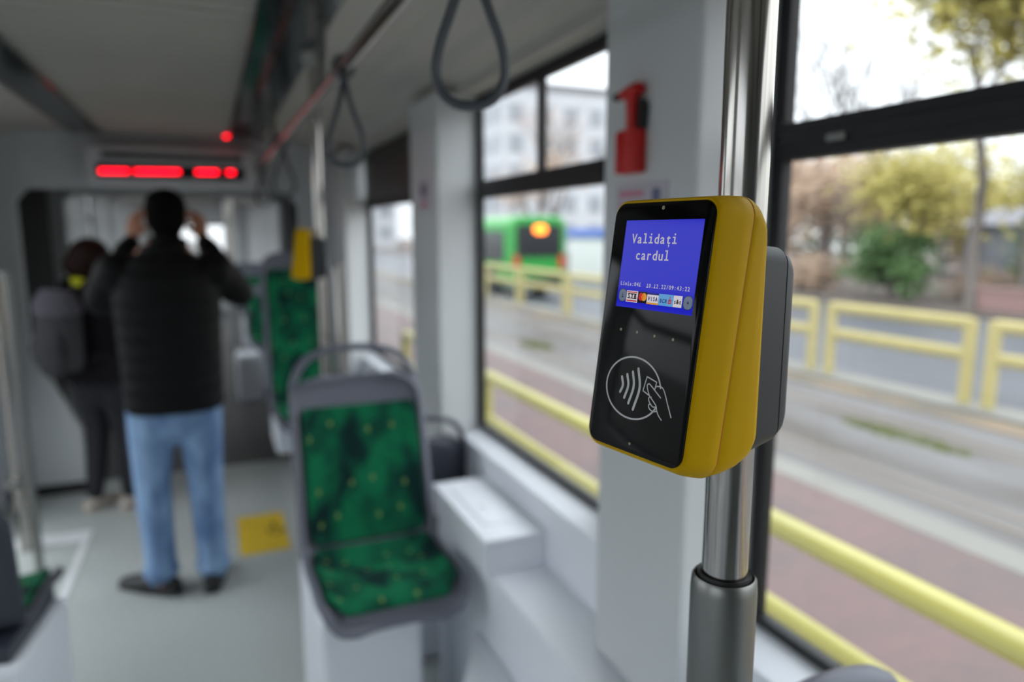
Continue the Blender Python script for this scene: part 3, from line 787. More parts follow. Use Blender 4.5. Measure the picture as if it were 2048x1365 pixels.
build_validator('yellow and black card validator with lit blue screen on the near steel pole', (0.2459, 0.3601, 1.5209))
# far one: same device on the far pole (bracket centre lies .083 behind the panel centre)
far = build_validator('plain yellow validator seen from its side on the far steel pole', (0.0, 0.0, 0.0), False)
_a = math.radians(-24)
far.rotation_euler = (0, 0, _a)
far.location = V((0.345, 2.42, 1.512)) - Matrix.Rotation(_a, 3, 'Z') @ (B_ * 0.083)

# ------------------------------------------------------------------ seats
def seat_profile(back_h, recline, depth=0.36):
    pts = [(-depth, -0.045), (-depth + 0.005, -0.02), (-depth + 0.03, 0.0), (-depth + 0.12, 0.006), (-0.14, -0.004), (-0.05, 0.002), (0.0, 0.035)]
    for k in (0.2, 0.45, 0.7, 0.9, 1.0):
        pts.append((0.005 + recline * k, 0.035 + (back_h - 0.035) * k))
    return [V((0, y, z)) for y, z in pts]

def build_seat(name, label, loc, rot, seat_z, half=0.20, back_h=0.50, recline=0.15, fabric=True, shell='gshell', ped=None, handle=True, handle_h=0.10, group=None, pedmat='white', hr=0.0125):
    root = thing(name, label, 'seat', loc, group, rot)
    prof = catmull(seat_profile(back_h, recline), 5)
    n = len(prof)
    L = [0]
    for i in range(1, n): L.append(L[-1] + (prof[i] - prof[i - 1]).length)
    tot = L[-1]
    nrm = []
    for i in range(n):
        d = (prof[min(i + 1, n - 1)] - prof[max(i - 1, 0)]).normalized(); nrm.append(V((0, -d.z, d.y)))
    def width(s, h, rc=0.075):
        w = h
        for e in (s, tot - s):
            if e < rc: w = min(w, h - rc + math.sqrt(max(0, rc * rc - (rc - e) ** 2)))
        return w
    def sheet(mb, s0, s1, h, off, thick, curl, rc):
        idx = [i for i in range(n) if s0 <= L[i] <= s1]
        m_ = 15; top, bot = [], []
        for i in idx:
            s = L[i]; w = h
            for e in (s - s0, s1 - s):
                if e < rc: w = min(w, h - rc + math.sqrt(max(0, rc * rc - (rc - e) ** 2)))
            rt, rbm = [], []
            for k in range(m_):
                u = -1 + 2 * k / (m_ - 1)
                c = curl * abs(u) ** 3
                p = prof[i] + V((u * w, 0, seat_z)) + nrm[i] * (off + c)
                edge = 0.5 if abs(u) > 0.99 else 1.0
                rt.append(p); rbm.append(p - nrm[i] * thick * 1.0)
            top.append(rt); bot.append(rbm)
        rs = [top[j] + bot[j][::-1] for j in range(len(idx))]
        mb.rings(rs)
        return top
    mb = MB(); top = sheet(mb, 0, tot, half, 0.0, 0.014, 0.022, 0.085)
    mb.obj('shell', M[shell], root, bevel=0.004)
    # rolled rim round the whole shell
    out = [r[0] for r in top] + top[-1][1:-1] + [r[-1] for r in top[::-1]] + top[0][::-1][1:-1]
    MB().tube([p for p in out], 0.0125, 8, closed=True).obj('rim', M[shell], root)
    if fabric:
        # back and seat pads
        isplit = tot - back_h - 0.005
        mb = MB(); sheet(mb, isplit + 0.012, tot - 0.072, half - 0.020, 0.016, 0.015, 0.020, 0.045)
        mb.obj('backrest_pad', M['fabric'], root, bevel=0.005)
        mb = MB(); sheet(mb, 0.034, isplit + 0.010, half - 0.020, 0.016, 0.015, 0.020, 0.06)
        mb.obj('seat_pad', M['fabric'], root, bevel=0.005)
    if handle:
        ytop = 0.005 + recline; dz = back_h
        d = (prof[-1] - prof[-2]).normalized()
        def q(x, s): p = prof[-1] + d * s; return V((x, p.y, p.z + seat_z))
        pts = [q(-half + 0.004, -0.06), q(-half + 0.010, 0.0), q(-half + 0.225 * half, handle_h * 0.62), q(-half * 0.45, handle_h * 0.92), q(0, handle_h), q(half * 0.45, handle_h * 0.92), q(half - 0.225 * half, handle_h * 0.62), q(half - 0.010, 0.0), q(half - 0.004, -0.06)]
        cm = catmull(pts, 6)
        MB().tube(cm, hr, 12).obj('grab_handle', M[shell], root)
    if ped:
        x0, x1, y0, y1, z0, z1 = ped
        MB().box(x0, x1, y0, y1, z0, z1).obj('pedestal', M[pedmat], root, bevel=0.02)
        MB().box(x0 + 0.03, x1 - 0.03, y0 + 0.02, y1 - 0.02, z1, seat_z - 0.012).obj('mounting_block', M['dshell'], root)
    return root

build_seat('passenger_seat', 'green patterned seat with grey shell facing the camera beside the white box', (0.405, 2.06, 0.0), 0.0, 0.605, half=0.198, back_h=0.515, recline=0.15, ped=(-0.195, 0.09, -0.27, 0.18, 0.0, 0.545), handle_h=0.10)
build_seat('passenger_seat', 'dark grey seat back with arched handle behind the white box by the window', (0.645, 2.335, 0.0), PI, 0.45, half=0.165, back_h=0.40, recline=0.02, shell='dshell', ped=(-0.13, 0.13, -0.2, 0.0, 0.0, 0.40), handle_h=0.085, hr=0.010)
build_seat('passenger_seat', 'tall narrow green seat back behind the far validator', (0.43, 3.85, 0.0), 0.0, 0.66, half=0.175, back_h=0.80, recline=0.12, ped=(-0.17, 0.17, -0.2, 0.12, 0.45, 0.60), handle=False)
build_seat('passenger_seat', 'green seat with dark back at the bottom left corner facing away', (-0.752, 2.19, 0.0), PI - 0.13, 0.49, half=0.215, back_h=0.38, recline=0.03, shell='dshell', ped=(-0.23, 0.20, -0.33, 0.06, 0.0, 0.43), handle=False)
build_seat('passenger_seat', 'dark grey rounded seat handle rising at the bottom right corner', (0.580, 0.56, 0.0), PI, 0.60, half=0.105, back_h=0.425, recline=0.06, shell='gshell', ped=(-0.14, 0.10, -0.25, 0.05, 0.44, 0.55), handle_h=0.078, hr=0.020)
for y_, lb in ((7.55, 'slim steel pole standing just beyond the gangway on the right'), (9.4, 'slim steel pole further down the carriage on the right')):
    t = thing('grab_pole', lb, 'pole', (0.22, y_, 0.0))
    MB().cyl(0, 0, 0.0, 2.15, 0.017, 20).obj('tube', M['steel'], t)
    MB().lathe(0, 0, [(0.045, 0.0), (0.04, 0.012), (0.018, 0.03)], 20).obj('foot_flange', M['steel_cast'], t)
# far module seats
gfar = 'green seats in the carriage beyond the gangway'
def simple_far(x, y, z, rot, label, half=0.2, fab=True):
    return build_seat('passenger_seat', label, (x, y, 0), rot, z, half=half, back_h=0.52, recline=0.1, ped=(-0.15, 0.15, -0.25, 0.05, 0.0, z - 0.06), group=gfar, handle=False)
simple_far(0.52, 7.6, 0.50, 0.0, 'nearest green seat beyond the gangway on the right side')
simple_far(0.52, 8.9, 0.62, 0.0, 'green seat one row behind the nearest beyond the gangway')
simple_far(0.52, 10.6, 0.62, 0.0, 'third green seat along the right side beyond the gangway')
simple_far(-0.9, 8.3, 0.50, 0.0, 'green seat on the left side beyond the gangway behind the woman')
cab = thing('equipment_cabinet', 'low white cabinet on the floor beyond the gangway right of the man', 'cabinet', (0.30, 6.9, 0.0))
MB().box(-0.12, 0.10, 0.0, 0.4, 0.0, 0.42).obj('body', M['white'], cab, bevel=0.015)
MB().box(-0.11, 0.09, 0.01, 0.39, 0.42, 0.435).obj('lid', M['white'], cab, bevel=0.004)

# ------------------------------------------------------------------ wall items
h = thing('emergency_hammer', 'red emergency hammer in its holder on the grey window pillar', 'hammer', (0.74, 1.128, 1.688)); h.scale = (0.9, 0.9, 0.9)
# holder cradle and hammer (pillar face looks to -x)
MB().prism(rrect(-0.028, 0.052, 0.0, 0.088, 0.006), -0.026, 0, 0.026, (1, 2)).obj('holder', M['red'], h, bevel=0.004)
for y0_, y1_ in ((0.032, 0.046), (-0.02, -0.012)): MB().box(-0.029, -0.026, y0_, y1_, 0.006, 0.082).obj('holder_rib', M['red'], h, bevel=0.001)
MB().tube([(-0.016, 0.006, 0.05), (-0.017, 0.004, 0.10), (-0.019, 0.002, 0.15)], [(0.014, 0.017), (0.011, 0.013), (0.012, 0.014)], 12, ref=(1, 0, 0)).obj('grip', M['red'], h)
MB().tube([(-0.02, -0.026, 0.163), (-0.02, 0.0, 0.160), (-0.02, 0.036, 0.158)], [(0.012, 0.015), (0.014, 0.017), (0.010, 0.011)], 12, ref=(0, 0, 1)).obj('head', M['red'], h)
MB().tube([(-0.02, 0.034, 0.158), (-0.02, 0.058, 0.158), (-0.02, 0.066, 0.158)], [0.005, 0.009, 0.006], 10).obj('steel_tip', M['black'], h)
MB().prism([(-0.030, 0.085), (-0.014, 0.085), (-0.014, 0.140), (-0.024, 0.145), (-0.034, 0.130)], -0.016, 0, 0.016, (1, 2)).obj('clip', M['black'], h, bevel=0.002)
st = thing('sticker', 'pale instruction sticker with pinkish print below the red hammer', 'sticker', (0.739, 1.119, 1.612)); st.scale = (0.9, 0.9, 0.9)
MB().box(-0.001, 0.001, -0.095, 0.09, 0.0, 0.066).obj('sheet', M['hatch'], st)
MB().box(-0.0016, -0.001, -0.015, 0.08, 0.038, 0.050).box(-0.0016, -0.001, -0.015, 0.08, 0.018, 0.026).obj('red_print', M['stickred'], st)
MB().prism(rrect(-0.072, -0.044, 0.024, 0.052, 0.008), -0.0016, 0, 0.0006, (1, 2)).obj('blue_print', M['stickblue'], st)
st = thing('sticker', 'faint violet sticker on the next window pillar', 'sticker', (0.739, 2.54, 1.655)); st.scale = (0.9, 0.9, 0.9)
MB().box(-0.001, 0.001, -0.08, 0.07, 0.0, 0.13).obj('sheet', M['hatch'], st)
MB().box(-0.0016, -0.001, -0.06, 0.05, 0.02, 0.04).obj('red_print', M['stickred'], st)
MB().box(-0.0016, -0.001, -0.05, 0.04, 0.06, 0.11).obj('blue_print', M['stickblue'], st)

# ------------------------------------------------------------------ people
def limb(mb, pts, rad, seg=14): mb.tube(pts, rad, seg, round_ends=True)
def hand(mb, wrist, palm_dir, finger_dir, thumb_dir, curl_dir, s=1.0):
    w = V(wrist); p = V(palm_dir).normalized(); t = V(thumb_dir).normalized(); c = V(curl_dir).normalized()
    palm_c = w + p * 0.045 * s
    mb.tube([w, palm_c, w + p * 0.085 * s], [(0.024 * s, 0.018 * s), (0.040 * s, 0.016 * s), (0.040 * s, 0.014 * s)], 12, ref=tuple(t), round_ends=True)
    for k, (o, l) in enumerate(((0.030, 0.068), (0.010, 0.076), (-0.010, 0.070), (-0.029, 0.055))):
        b = w + p * 0.085 * s + t * o * s
        m1 = b + p * l * 0.45 * s + c * 0.008 * s; m2 = m1 + p * l * 0.25 * s + c * 0.018 * s; e = m2 + c * 0.022 * s
        mb.tube([b, m1, m2, e], [0.0095 * s, 0.009 * s, 0.0085 * s, 0.0075 * s], 8, round_ends=True)
    b = w + p * 0.03 * s + t * 0.03 * s
    mb.tube([b, b + t * 0.028 * s + p * 0.02 * s, b + t * 0.034 * s + p * 0.048 * s + c * 0.012 * s], [0.013 * s, 0.011 * s, 0.009 * s], 8, round_ends=True)

def make_head(mb, c, r=1.0, fwd=(0, 1, 0)):
    c = V(c); f = V(fwd).normalized(); sd = f.cross(V((0, 0, 1))).normalized(); up = V((0, 0, 1))
    R_ = Matrix((sd, f, up)).transposed()
    mb.ell(c + up * 0.02 * r, (0.074 * r, 0.092 * r, 0.095 * r), 20, 14, rot=R_)
    mb.ell(c + f * 0.015 * r - up * 0.045 * r, (0.058 * r, 0.072 * r, 0.070 * r), 18, 12, rot=R_)
    mb.tube([c + f * 0.085 * r + up * 0.012 * r, c + f * 0.102 * r - up * 0.02 * r], [0.009 * r, 0.014 * r], 8, round_ends=True)   # nose
    for s in (-1, 1):
        mb.ell(c + sd * s * 0.075 * r - up * 0.003 * r - f * 0.005 * r, (0.010 * r, 0.018 * r, 0.030 * r), 10, 8, rot=R_)
    mb.tube([c + f * 0.082 * r - up * 0.055 * r - sd * 0.02 * r, c + f * 0.088 * r - up * 0.057 * r, c + f * 0.082 * r - up * 0.055 * r + sd * 0.02 * r], 0.007 * r, 8, round_ends=True)
    mb.ell(c + f * 0.065 * r - up * 0.09 * r, (0.022 * r, 0.02 * r, 0.02 * r), 10, 8)

# --- man in black jacket, seen from behind, arms raised to his face
man = thing('person', 'man in black padded jacket and light blue jeans standing with raised arms', 'person', (-0.17, 3.28, 0.0))
body = MB()
hd = (0.015, 0.045, 1.645)
make_head(body, hd)
limb(body, [(0.01, 0.01, 1.42), (0.012, 0.02, 1.50), (0.015, 0.035, 1.59)], [0.062, 0.056, 0.055])
limb(body, [(-0.01, 0, 0.92), (0, 0.01, 1.10), (0, 0.0, 1.30), (0, 0.0, 1.42)], [(0.15, 0.10), (0.145, 0.10), (0.17, 0.11), (0.14, 0.08)], 18)
SHL, ELL, WRL = V((-0.18, 0.0, 1.425)), V((-0.255, 0.08, 1.30)), V((-0.135, 0.235, 1.545))
SHR, ELR, WRR = V((0.185, 0.0, 1.425)), V((0.285, 0.10, 1.31)), V((0.150, 0.235, 1.545))
for s_, e_, w_ in ((SHL, ELL, WRL), (SHR, ELR, WRR)):
    limb(body, [s_, e_], [0.05, 0.04]); limb(body, [e_, w_], [0.04, 0.028])
hand(body, WRL, (0.15, 0.25, 1.0), None, (0.6, -0.5, 0), (0.8, 0.3, 0))
hand(body, WRR, (-0.15, 0.25, 1.0), None, (-0.6, -0.5, 0), (-0.8, 0.3, 0))
HL, HR_ = V((-0.095, 0, 0.90)), V((0.085, 0, 0.90))
KL, KR = V((-0.115, 0.02, 0.50)), V((0.095, 0.02, 0.49))
AL, AR = V((-0.105, -0.01, 0.09)), V((0.105, -0.03, 0.09))
for a_, k_, n_ in ((HL, KL, AL), (HR_, KR, AR)):
    limb(body, [a_, k_], [0.082, 0.055]); limb(body, [k_, k_ * 0.6 + n_ * 0.4 + V((0, -0.015, 0)), n_], [0.055, 0.052, 0.036])
    limb(body, [n_ - V((0, 0.02, 0.03)), n_ + V((0, 0.12, -0.055))], [0.032, 0.026])
body.obj('body', M['skin'], man, remesh=0.009, smoothit=2)
# jacket: quilted torso made of puffed bands
jk = MB()
rs = []
prof = [(0.825, 0.182, 0.125), (0.85, 0.190, 0.135), (1.0, 0.193, 0.138), (1.15, 0.198, 0.140), (1.3, 0.205, 0.142), (1.40, 0.195, 0.128), (1.46, 0.150, 0.105), (1.50, 0.095, 0.085), (1.53, 0.078, 0.078)]
def interp(z):
    for a, b in zip(prof, prof[1:]):
        if a[0] <= z <= b[0]:
            k = (z - a[0]) / (b[0] - a[0]); return a[1] + (b[1] - a[1]) * k, a[2] + (b[2] - a[2]) * k
    return prof[-1][1:]
nz_ = 84
for i in range(nz_ + 1):
    z = 0.825 + (1.53 - 0.825) * i / nz_
    w, d = interp(z)
    puff = 0.005 * abs(math.sin(PI * (z - 0.825) / 0.075)) ** 0.6
    ring = []
    for k in range(36):
        a = 2 * PI * k / 36
        ca, sa = math.cos(a), math.sin(a)
        ring.append(((w + puff) * math.copysign(abs(ca) ** 0.85, ca), (d + puff) * math.copysign(abs(sa) ** 0.85, sa), z))
    rs.append(ring)
jk.rings(rs)
for s_, e_, w_ in ((SHL, ELL, WRL), (SHR, ELR, WRR)):
    n = 8; P = [s_ + (e_ - s_) * k / n for k in range(n + 1)]
    jk.tube(P, [0.078 - 0.012 * k / n + (0.006 if k % 2 else 0) for k in range(n + 1)], 14, round_ends=True)
    P = [e_ + (w_ - e_) * k / n * 0.93 for k in range(n + 1)]
    jk.tube(P, [0.066 - 0.024 * k / n + (0.005 if k % 2 else 0) for k in range(n + 1)], 14, round_ends=True)
    jk.ell(s_ + V((0, 0, -0.01)), (0.085, 0.09, 0.085))
jk.tube([(0.012, 0.015, 1.49), (0.014, 0.028, 1.555)], [(0.082, 0.082), (0.078, 0.078)], 20)
jk.obj('jacket', M['jacket'], man, remesh=0.008, smoothit=1)
js = MB()
limb(js, [(-0.008, 0, 0.92), (-0.005, 0, 0.84)], [(0.165, 0.118), (0.17, 0.122)], 20)
for a_, k_, n_ in ((HL, KL, AL), (HR_, KR, AR)):
    P = [a_, a_ * 0.5 + k_ * 0.5, k_, k_ * 0.5 + n_ * 0.5, n_ + V((0, 0, 0.06)), n_ + V((0, 0.005, 0.0))]
    limb(js, P, [0.100, 0.090, 0.074, 0.068, 0.064, 0.066], 18)
    js.tube([n_ + V((0, 0, z)) for z in (0.04, 0.02, 0.0)], [0.071, 0.076, 0.070], 14)
js.obj('jeans', M['jeans'], man, remesh=0.009, smoothit=1)
for (n_, dx, dy) in ((AL, -0.13, 0.10), (AR, 0.03, 0.16)):
    sh = MB(); o = V((n_.x, n_.y, 0)); d = V((dx, dy, 0)).normalized()
    sh.tube([o - d * 0.055 + V((0, 0, 0.045)), o + V((0, 0, 0.05)), o + d * 0.09 + V((0, 0, 0.04)), o + d * 0.185 + V((0, 0, 0.030))], [(0.042, 0.036), (0.050, 0.042), (0.040, 0.048), (0.026, 0.042)], 16, ref=(0, 0, 1), round_ends=True)
    sh.tube([o - d * 0.085 + V((0, 0, 0.009)), o + d * 0.05 + V((0, 0, 0.009)), o + d * 0.215 + V((0, 0, 0.009))], [(0.009, 0.036), (0.009, 0.046), (0.009, 0.034)], 12, ref=(0, 0, 1))
    sh.tube([o + V((0, 0, 0.05)), o + V((0, 0, 0.12))], [0.05, 0.046], 14)
    sh.obj('shoe', M['shoe'], man, remesh=0.006, smoothit=1)
hr = MB()
hr.ell((0.015, 0.030, 1.682), (0.082, 0.092, 0.082), 20, 14)
hr.ell((0.015, 0.000, 1.640), (0.079, 0.068, 0.085), 20, 14)
hr.ell((0.015, -0.010, 1.585), (0.058, 0.045, 0.04), 16, 10)
hr.obj('hair', M['hair'], man, remesh=0.007, smoothit=2)

# --- woman with backpack, turned to the right
wom = thing('person', 'person with dark brown hair and grey backpack standing beside the man', 'person', (-0.60, 4.45, 0.0))
fw = V((0.62, 0.78, 0)).normalized(); sdv = V((fw.y, -fw.x, 0)); bk = -fw
def W(a, b, z): return sdv * a + fw * b + V((0, 0, z))
body = MB(); make_head(body, W(0, 0.02, 1.43), 0.93, fw)
limb(body, [W(0, 0, 1.22), W(0, 0.01, 1.33)], [0.05, 0.046])
limb(body, [W(0, 0, 0.82), W(0, 0, 1.0), W(0, 0, 1.20)], [(0.13, 0.1), (0.115, 0.085), (0.13, 0.09)], 16)
wl = [(W(-0.15, 0, 1.21), W(-0.19, -0.02, 0.98), W(-0.15, 0.13, 0.86)), (W(0.15, 0, 1.21), W(0.19, 0.0, 0.98), W(0.10, 0.18, 0.98))]
for a_, b_, c_ in wl:
    limb(body, [a_, b_], [0.042, 0.034]); limb(body, [b_, c_], [0.034, 0.024])
hand(body, wl[0][2], (0.3, 0.6, -0.4), None, tuple(sdv), (0, 0, -1), 0.9)
hand(body, wl[1][2], tuple(fw), None, tuple(-sdv), (0, 0, -1), 0.9)
lg = [(W(-0.075, 0, 0.80), W(-0.085, 0.03, 0.44), W(-0.08, -0.03, 0.085)), (W(0.075, 0, 0.80), W(0.09, 0.05, 0.44), W(0.09, 0.05, 0.085))]
for a_, b_, c_ in lg:
    limb(body, [a_, b_], [0.075, 0.05]); limb(body, [b_, c_], [0.048, 0.032]); limb(body, [c_ - V((0, 0, 0.03)), c_ + fw * 0.1 - V((0, 0, 0.05))], [0.028, 0.024])
body.obj('body', M['skin'], wom, remesh=0.009, smoothit=2)
ct = MB()
ct.tube([W(0, 0, 0.76), W(0, 0, 0.85), W(0, 0, 1.0), W(0, 0, 1.12), W(0, 0, 1.22), W(0, 0, 1.275), W(0, 0.01, 1.31)], [(0.178, 0.15), (0.185, 0.16), (0.175, 0.15), (0.178, 0.15), (0.175, 0.13), (0.11, 0.09), (0.066, 0.066)], 24, ref=tuple(sdv))
for a_, b_, c_ in wl:
    limb(ct, [a_, b_], [0.076, 0.068]); limb(ct, [b_, b_ + (c_ - b_) * 0.92], [0.056, 0.042])
ct.obj('coat', M['coat'], wom, remesh=0.010, smoothit=2)
tr = MB()
limb(tr, [W(0, 0, 0.82), W(0, 0, 0.74)], [(0.135, 0.112), (0.14, 0.115)], 18)
for a_, b_, c_ in lg:
    limb(tr, [a_, b_, b_ * 0.5 + c_ * 0.5, c_ + V((0, 0, 0.015))], [0.088, 0.064, 0.056, 0.044])
tr.obj('trousers', M['trouser'], wom, remesh=0.010, smoothit=2)
for a_, b_, c_ in lg:
    sh = MB(); o = V((c_.x, c_.y, 0))
    sh.tube([o - fw * 0.045 + V((0, 0, 0.04)), o + V((0, 0, 0.045)), o + fw * 0.08 + V((0, 0, 0.036)), o + fw * 0.16 + V((0, 0, 0.027))], [(0.038, 0.032), (0.044, 0.036), (0.034, 0.042), (0.023, 0.036)], 14, ref=(0, 0, 1), round_ends=True)
    sh.tube([o - fw * 0.075 + V((0, 0, 0.008)), o + fw * 0.185 + V((0, 0, 0.008))], [(0.008, 0.036), (0.008, 0.034)], 12, ref=(0, 0, 1))
    sh.obj('shoe', M['shoelight'], wom, remesh=0.007, smoothit=1)
hr = MB(); hr.ell(W(0, 0.0, 1.46), (0.102, 0.108, 0.094), 20, 14); hr.ell(W(0, -0.03, 1.405), (0.112, 0.090, 0.085), 20, 14)
hr.ell(W(-0.07, 0.0, 1.36), (0.04, 0.06, 0.06)); hr.ell(W(0.07, 0.0, 1.36), (0.04, 0.06, 0.06))
hr.obj('hair', M['hairbrown'], wom, remesh=0.009, smoothit=2)
sc = MB(); ringp = [W(0.082 * math.cos(a), 0.082 * math.sin(a), 1.312 + 0.01 * math.sin(2 * a)) for a in [2 * PI * k / 24 for k in range(24)]]
sc.tube(ringp, [(0.026, 0.020)] * 24, 10, closed=True, ref=(0, 0, 1)); sc.obj('scarf', M['scarf'], wom)
bp = thing('backpack', 'grey backpack worn on the back of the dark haired person', 'backpack', tuple(V((-0.60, 4.45, 0)) + bk * 0.235 + V((0, 0, 0.86))))
def BW(a, b, z): return sdv * a - fw * b + V((0, 0, z))
q = MB(); q.tube([BW(0, 0.0, 0.0), BW(0, 0.0, 0.04), BW(0, 0.0, 0.22), BW(0, -0.01, 0.34), BW(0, -0.02, 0.41)], [(0.115, 0.06), (0.130, 0.080), (0.135, 0.085), (0.125, 0.075), (0.09, 0.045)], 20, ref=tuple(sdv), round_ends=False)
q.obj('bag', M['backpack'], bp, remesh=0.010, smoothit=3)
q = MB(); q.tube([BW(0, 0.07, 0.05), BW(0, 0.085, 0.12), BW(0, 0.075, 0.20)], [(0.09, 0.022), (0.10, 0.03), (0.085, 0.02)], 16, ref=tuple(sdv), round_ends=True); q.obj('front_pocket', M['backpack'], bp)
q = MB(); q.tube([BW(0, -0.005, 0.30), BW(0, 0.0, 0.36), BW(0, -0.01, 0.425)], [(0.138, 0.090), (0.132, 0.086), (0.088, 0.05)], 18, ref=tuple(sdv)); q.obj('top_flap', M['backpacklt'], bp)
for s in (-1, 1):
    q = MB(); q.tube(catmull([BW(s * 0.07, -0.06, 0.38), BW(s * 0.075, -0.14, 0.455), BW(s * 0.085, -0.27, 0.43), BW(s * 0.10, -0.345, 0.33), BW(s * 0.13, -0.33, 0.2), BW(s * 0.168, -0.22, 0.10), BW(s * 0.13, -0.06, 0.05)], 5), [(0.022, 0.006)] * 31, 8, ref=(0.3, 0.2, 1)); q.obj('shoulder_strap', M['coat'], bp)

# ------------------------------------------------------------------ outside
GZ = -0.35
def slab(name, x0, x1, z0, z1, m, y0=-30, y1=90): return struct(name, MB().box(x0, x1, y0, y1, z0, z1), m, smooth=False)
slab('pavement', 1.0, 4.15, GZ - 0.2, GZ, M['brick'])
slab('kerb_strip', 4.15, 4.45, GZ - 0.2, GZ + 0.004, M['curb'])
slab('track_bed', 4.45, 7.0, GZ - 0.2, GZ - 0.01, M['tracks'])
slab('verge', 7.0, 7.35, GZ - 0.2, GZ + 0.01, M['verge'])
slab('kerb_strip', 7.35, 7.85, GZ - 0.2, GZ + 0.05, M['curb'])
slab('road', 7.85, 16.3, GZ - 0.2, GZ - 0.03, M['road'], -60, 200)
slab('sidewalk', 16.3, 60, GZ - 0.2, GZ + 0.05, M['far'], -60, 200)
slab('ground', -60, 1.0, GZ - 0.3, GZ - 0.1, M['tracks'], -60, 200)
for x in (4.75, 4.98, 6.25, 6.48):
    struct('trim_%d' % (70 + int(x * 4)), MB().box(x - 0.045, x + 0.045, -30, 90, GZ - 0.02, GZ - 0.004), M['groove'], smooth=False)
rnd = random.Random(5)
def grass_patch(x, y, sx, sy, label):
    mb = MB()
    for i in range(420):
        a = rnd.random() * 2 * PI; r = math.sqrt(rnd.random())
        px, py = x + sx * r * math.cos(a), y + sy * r * math.sin(a); h_ = 0.015 + 0.03 * rnd.random(); th = rnd.random() * PI
        dx, dy = 0.014 * math.cos(th), 0.014 * math.sin(th)
        mb.add([(px - dx, py - dy, GZ - 0.01), (px + dx, py + dy, GZ - 0.01), (px + dx * .3 + .01, py + dy * .3, GZ + h_)], [(0, 1, 2)])
    stuff_tag(mb.obj('grass', M['grass'], None, smooth=False), label, 'grass')
grass_patch(6.0, 4.5, 0.16, 0.7, 'green grass growing between the track slabs right of the validator')
grass_patch(5.1, 10.8, 0.22, 0.5, 'small green grass tuft on the track bed seen through the middle window')

# guard rail on the platform just outside (two pipes and posts)
def guard(y0, y1, x, label, ztop=0.725, zlow=0.462, posts=None, m='railpaint', r=0.036, group=None, base=GZ):
    g = thing('guard_rail', label, 'railing', (x, y0, base), group)
    f = 0.06
    MB().tube([(0, 0.0, ztop - base - 0.03), (0, 0.03, ztop - base), (0, y1 - y0 - 0.03, ztop - base), (0, y1 - y0, ztop - base - 0.03)], r, 14).obj('top_rail', M[m], g)
    MB().tube([(0, 0.03, zlow - base), (0, y1 - y0 - 0.03, zlow - base)], r * 0.85, 14).obj('lower_rail', M[m], g)
    for y in (posts if posts is not None else (y0, y1)):
        MB().tube([(0, y - y0, 0), (0, y - y0, ztop - base - 0.02)], r, 14).obj('post', M[m], g)
    return g
gg = 'yellow pipe guard rails close outside the tram windows'
guard(-1.1, 2.05, 1.5, 'near yellow pipe railing outside the right hand window', group=gg, posts=(-1.1, 2.05))
guard(2.12, 3.88, 1.5, 'near yellow pipe railing outside the middle window', group=gg, posts=(2.12, 3.88))
guard(4.15, 5.80, 1.5, 'near yellow pipe railing outside the window left of the white pillar', group=gg, posts=(4.15, 5.8))
# far fence panels along the road
gf = 'pale yellow fence panels between tracks and road'
edges = [(-2.6, 2.1), (2.3, 4.72), (5.0, 6.85), (7.15, 11.9), (12.3, 14.3), (14.6, 17.0), (17.3, 19.6), (19.9, 22.4), (22.7, 25.2)]
edges = [(-0.8, 2.1), (2.45, 4.72), (4.98, 6.85), (7.15, 9.3), (9.5, 11.9), (12.15, 14.3), (14.55, 17.0), (17.3, 19.6), (19.9, 22.4)]
names = ['pale yellow fence panel cut by the right edge of the photo', 'pale yellow fence panel at far right beyond a narrow gap', 'complete yellow fence panel right of the validator before the road', 'yellow fence panel just behind the edge of the grey bracket',
         'yellow fence panel hidden mostly behind the validator', 'yellow fence panel beside the window pillar left of the validator', 'yellow fence panel in front of the rear of the green bus', 'yellow fence panel in front of the side of the green bus', 'most distant yellow fence panel beside the window frame']
for (a, b), nm in zip(edges, names):
    g = thing('fence_panel', nm, 'fence', (7.6, a, GZ + 0.05), gf)
    zt, zl = 0.60 - GZ - 0.05, 0.25 - GZ - 0.05
    for z in (zt, zl): MB().tube([(0, 0.0, z), (0, b - a, z)], [(0.072, 0.03)] * 2, 8, ref=(0, 0, 1)).obj('rail', M['railpaint2'], g)
    for y in (0.0, b - a): MB().box(-0.03, 0.03, y - 0.065, y + 0.065, 0, zt + 0.05).obj('post', M['railpaint2'], g, bevel=0.01)

# green bus
bus = thing('bus', 'bright green bus standing on the road beyond the fence', 'bus', (8.12, 19.0, GZ - 0.03))
w_, hgt, ln = 1.86, 2.44, 8.0
sec_ = lambda y, k: [(x, y, z) for x, z in rrect(0.0 + k, w_ - k, 0.30, hgt - k, 0.32, 6)]
MB().rings([sec_(0.0, 0.06), sec_(0.08, 0.0), sec_(ln - 0.2, 0.0), sec_(ln, 0.15)]).obj('body', M['busgreen'], bus)
MB().prism(rrect(0.20, w_ - 0.22, 1.25, 2.18, 0.10), -0.04, 1, 0.05, (0, 2)).obj('rear_window', M['busdark'], bus)
MB().prism(rrect(w_ / 2 - 0.20, w_ / 2 + 0.20, 1.92, 2.16, 0.11), -0.10, 1, 0.05, (0, 2)).obj('route_display', M['ledor'], bus)
for y in (0.5, 2.3, 4.1, 5.9):
    MB().prism(rrect(y, y + 1.6, 1.10, 2.0, 0.08), -0.03, 0, 0.04, (1, 2)).obj('side_window', M['busdark'], bus)
for y in (1.6, 6.6):
    for x in (0.0, w_ - 0.28): MB().rings([[(xx, y + 0.48 * math.cos(a), 0.48 + 0.48 * math.sin(a)) for a in [2 * PI * k / 24 for k in range(24)]] for xx in (x - 0.02, x + 0.28)]).obj('wheel', M['tyre'], bus)
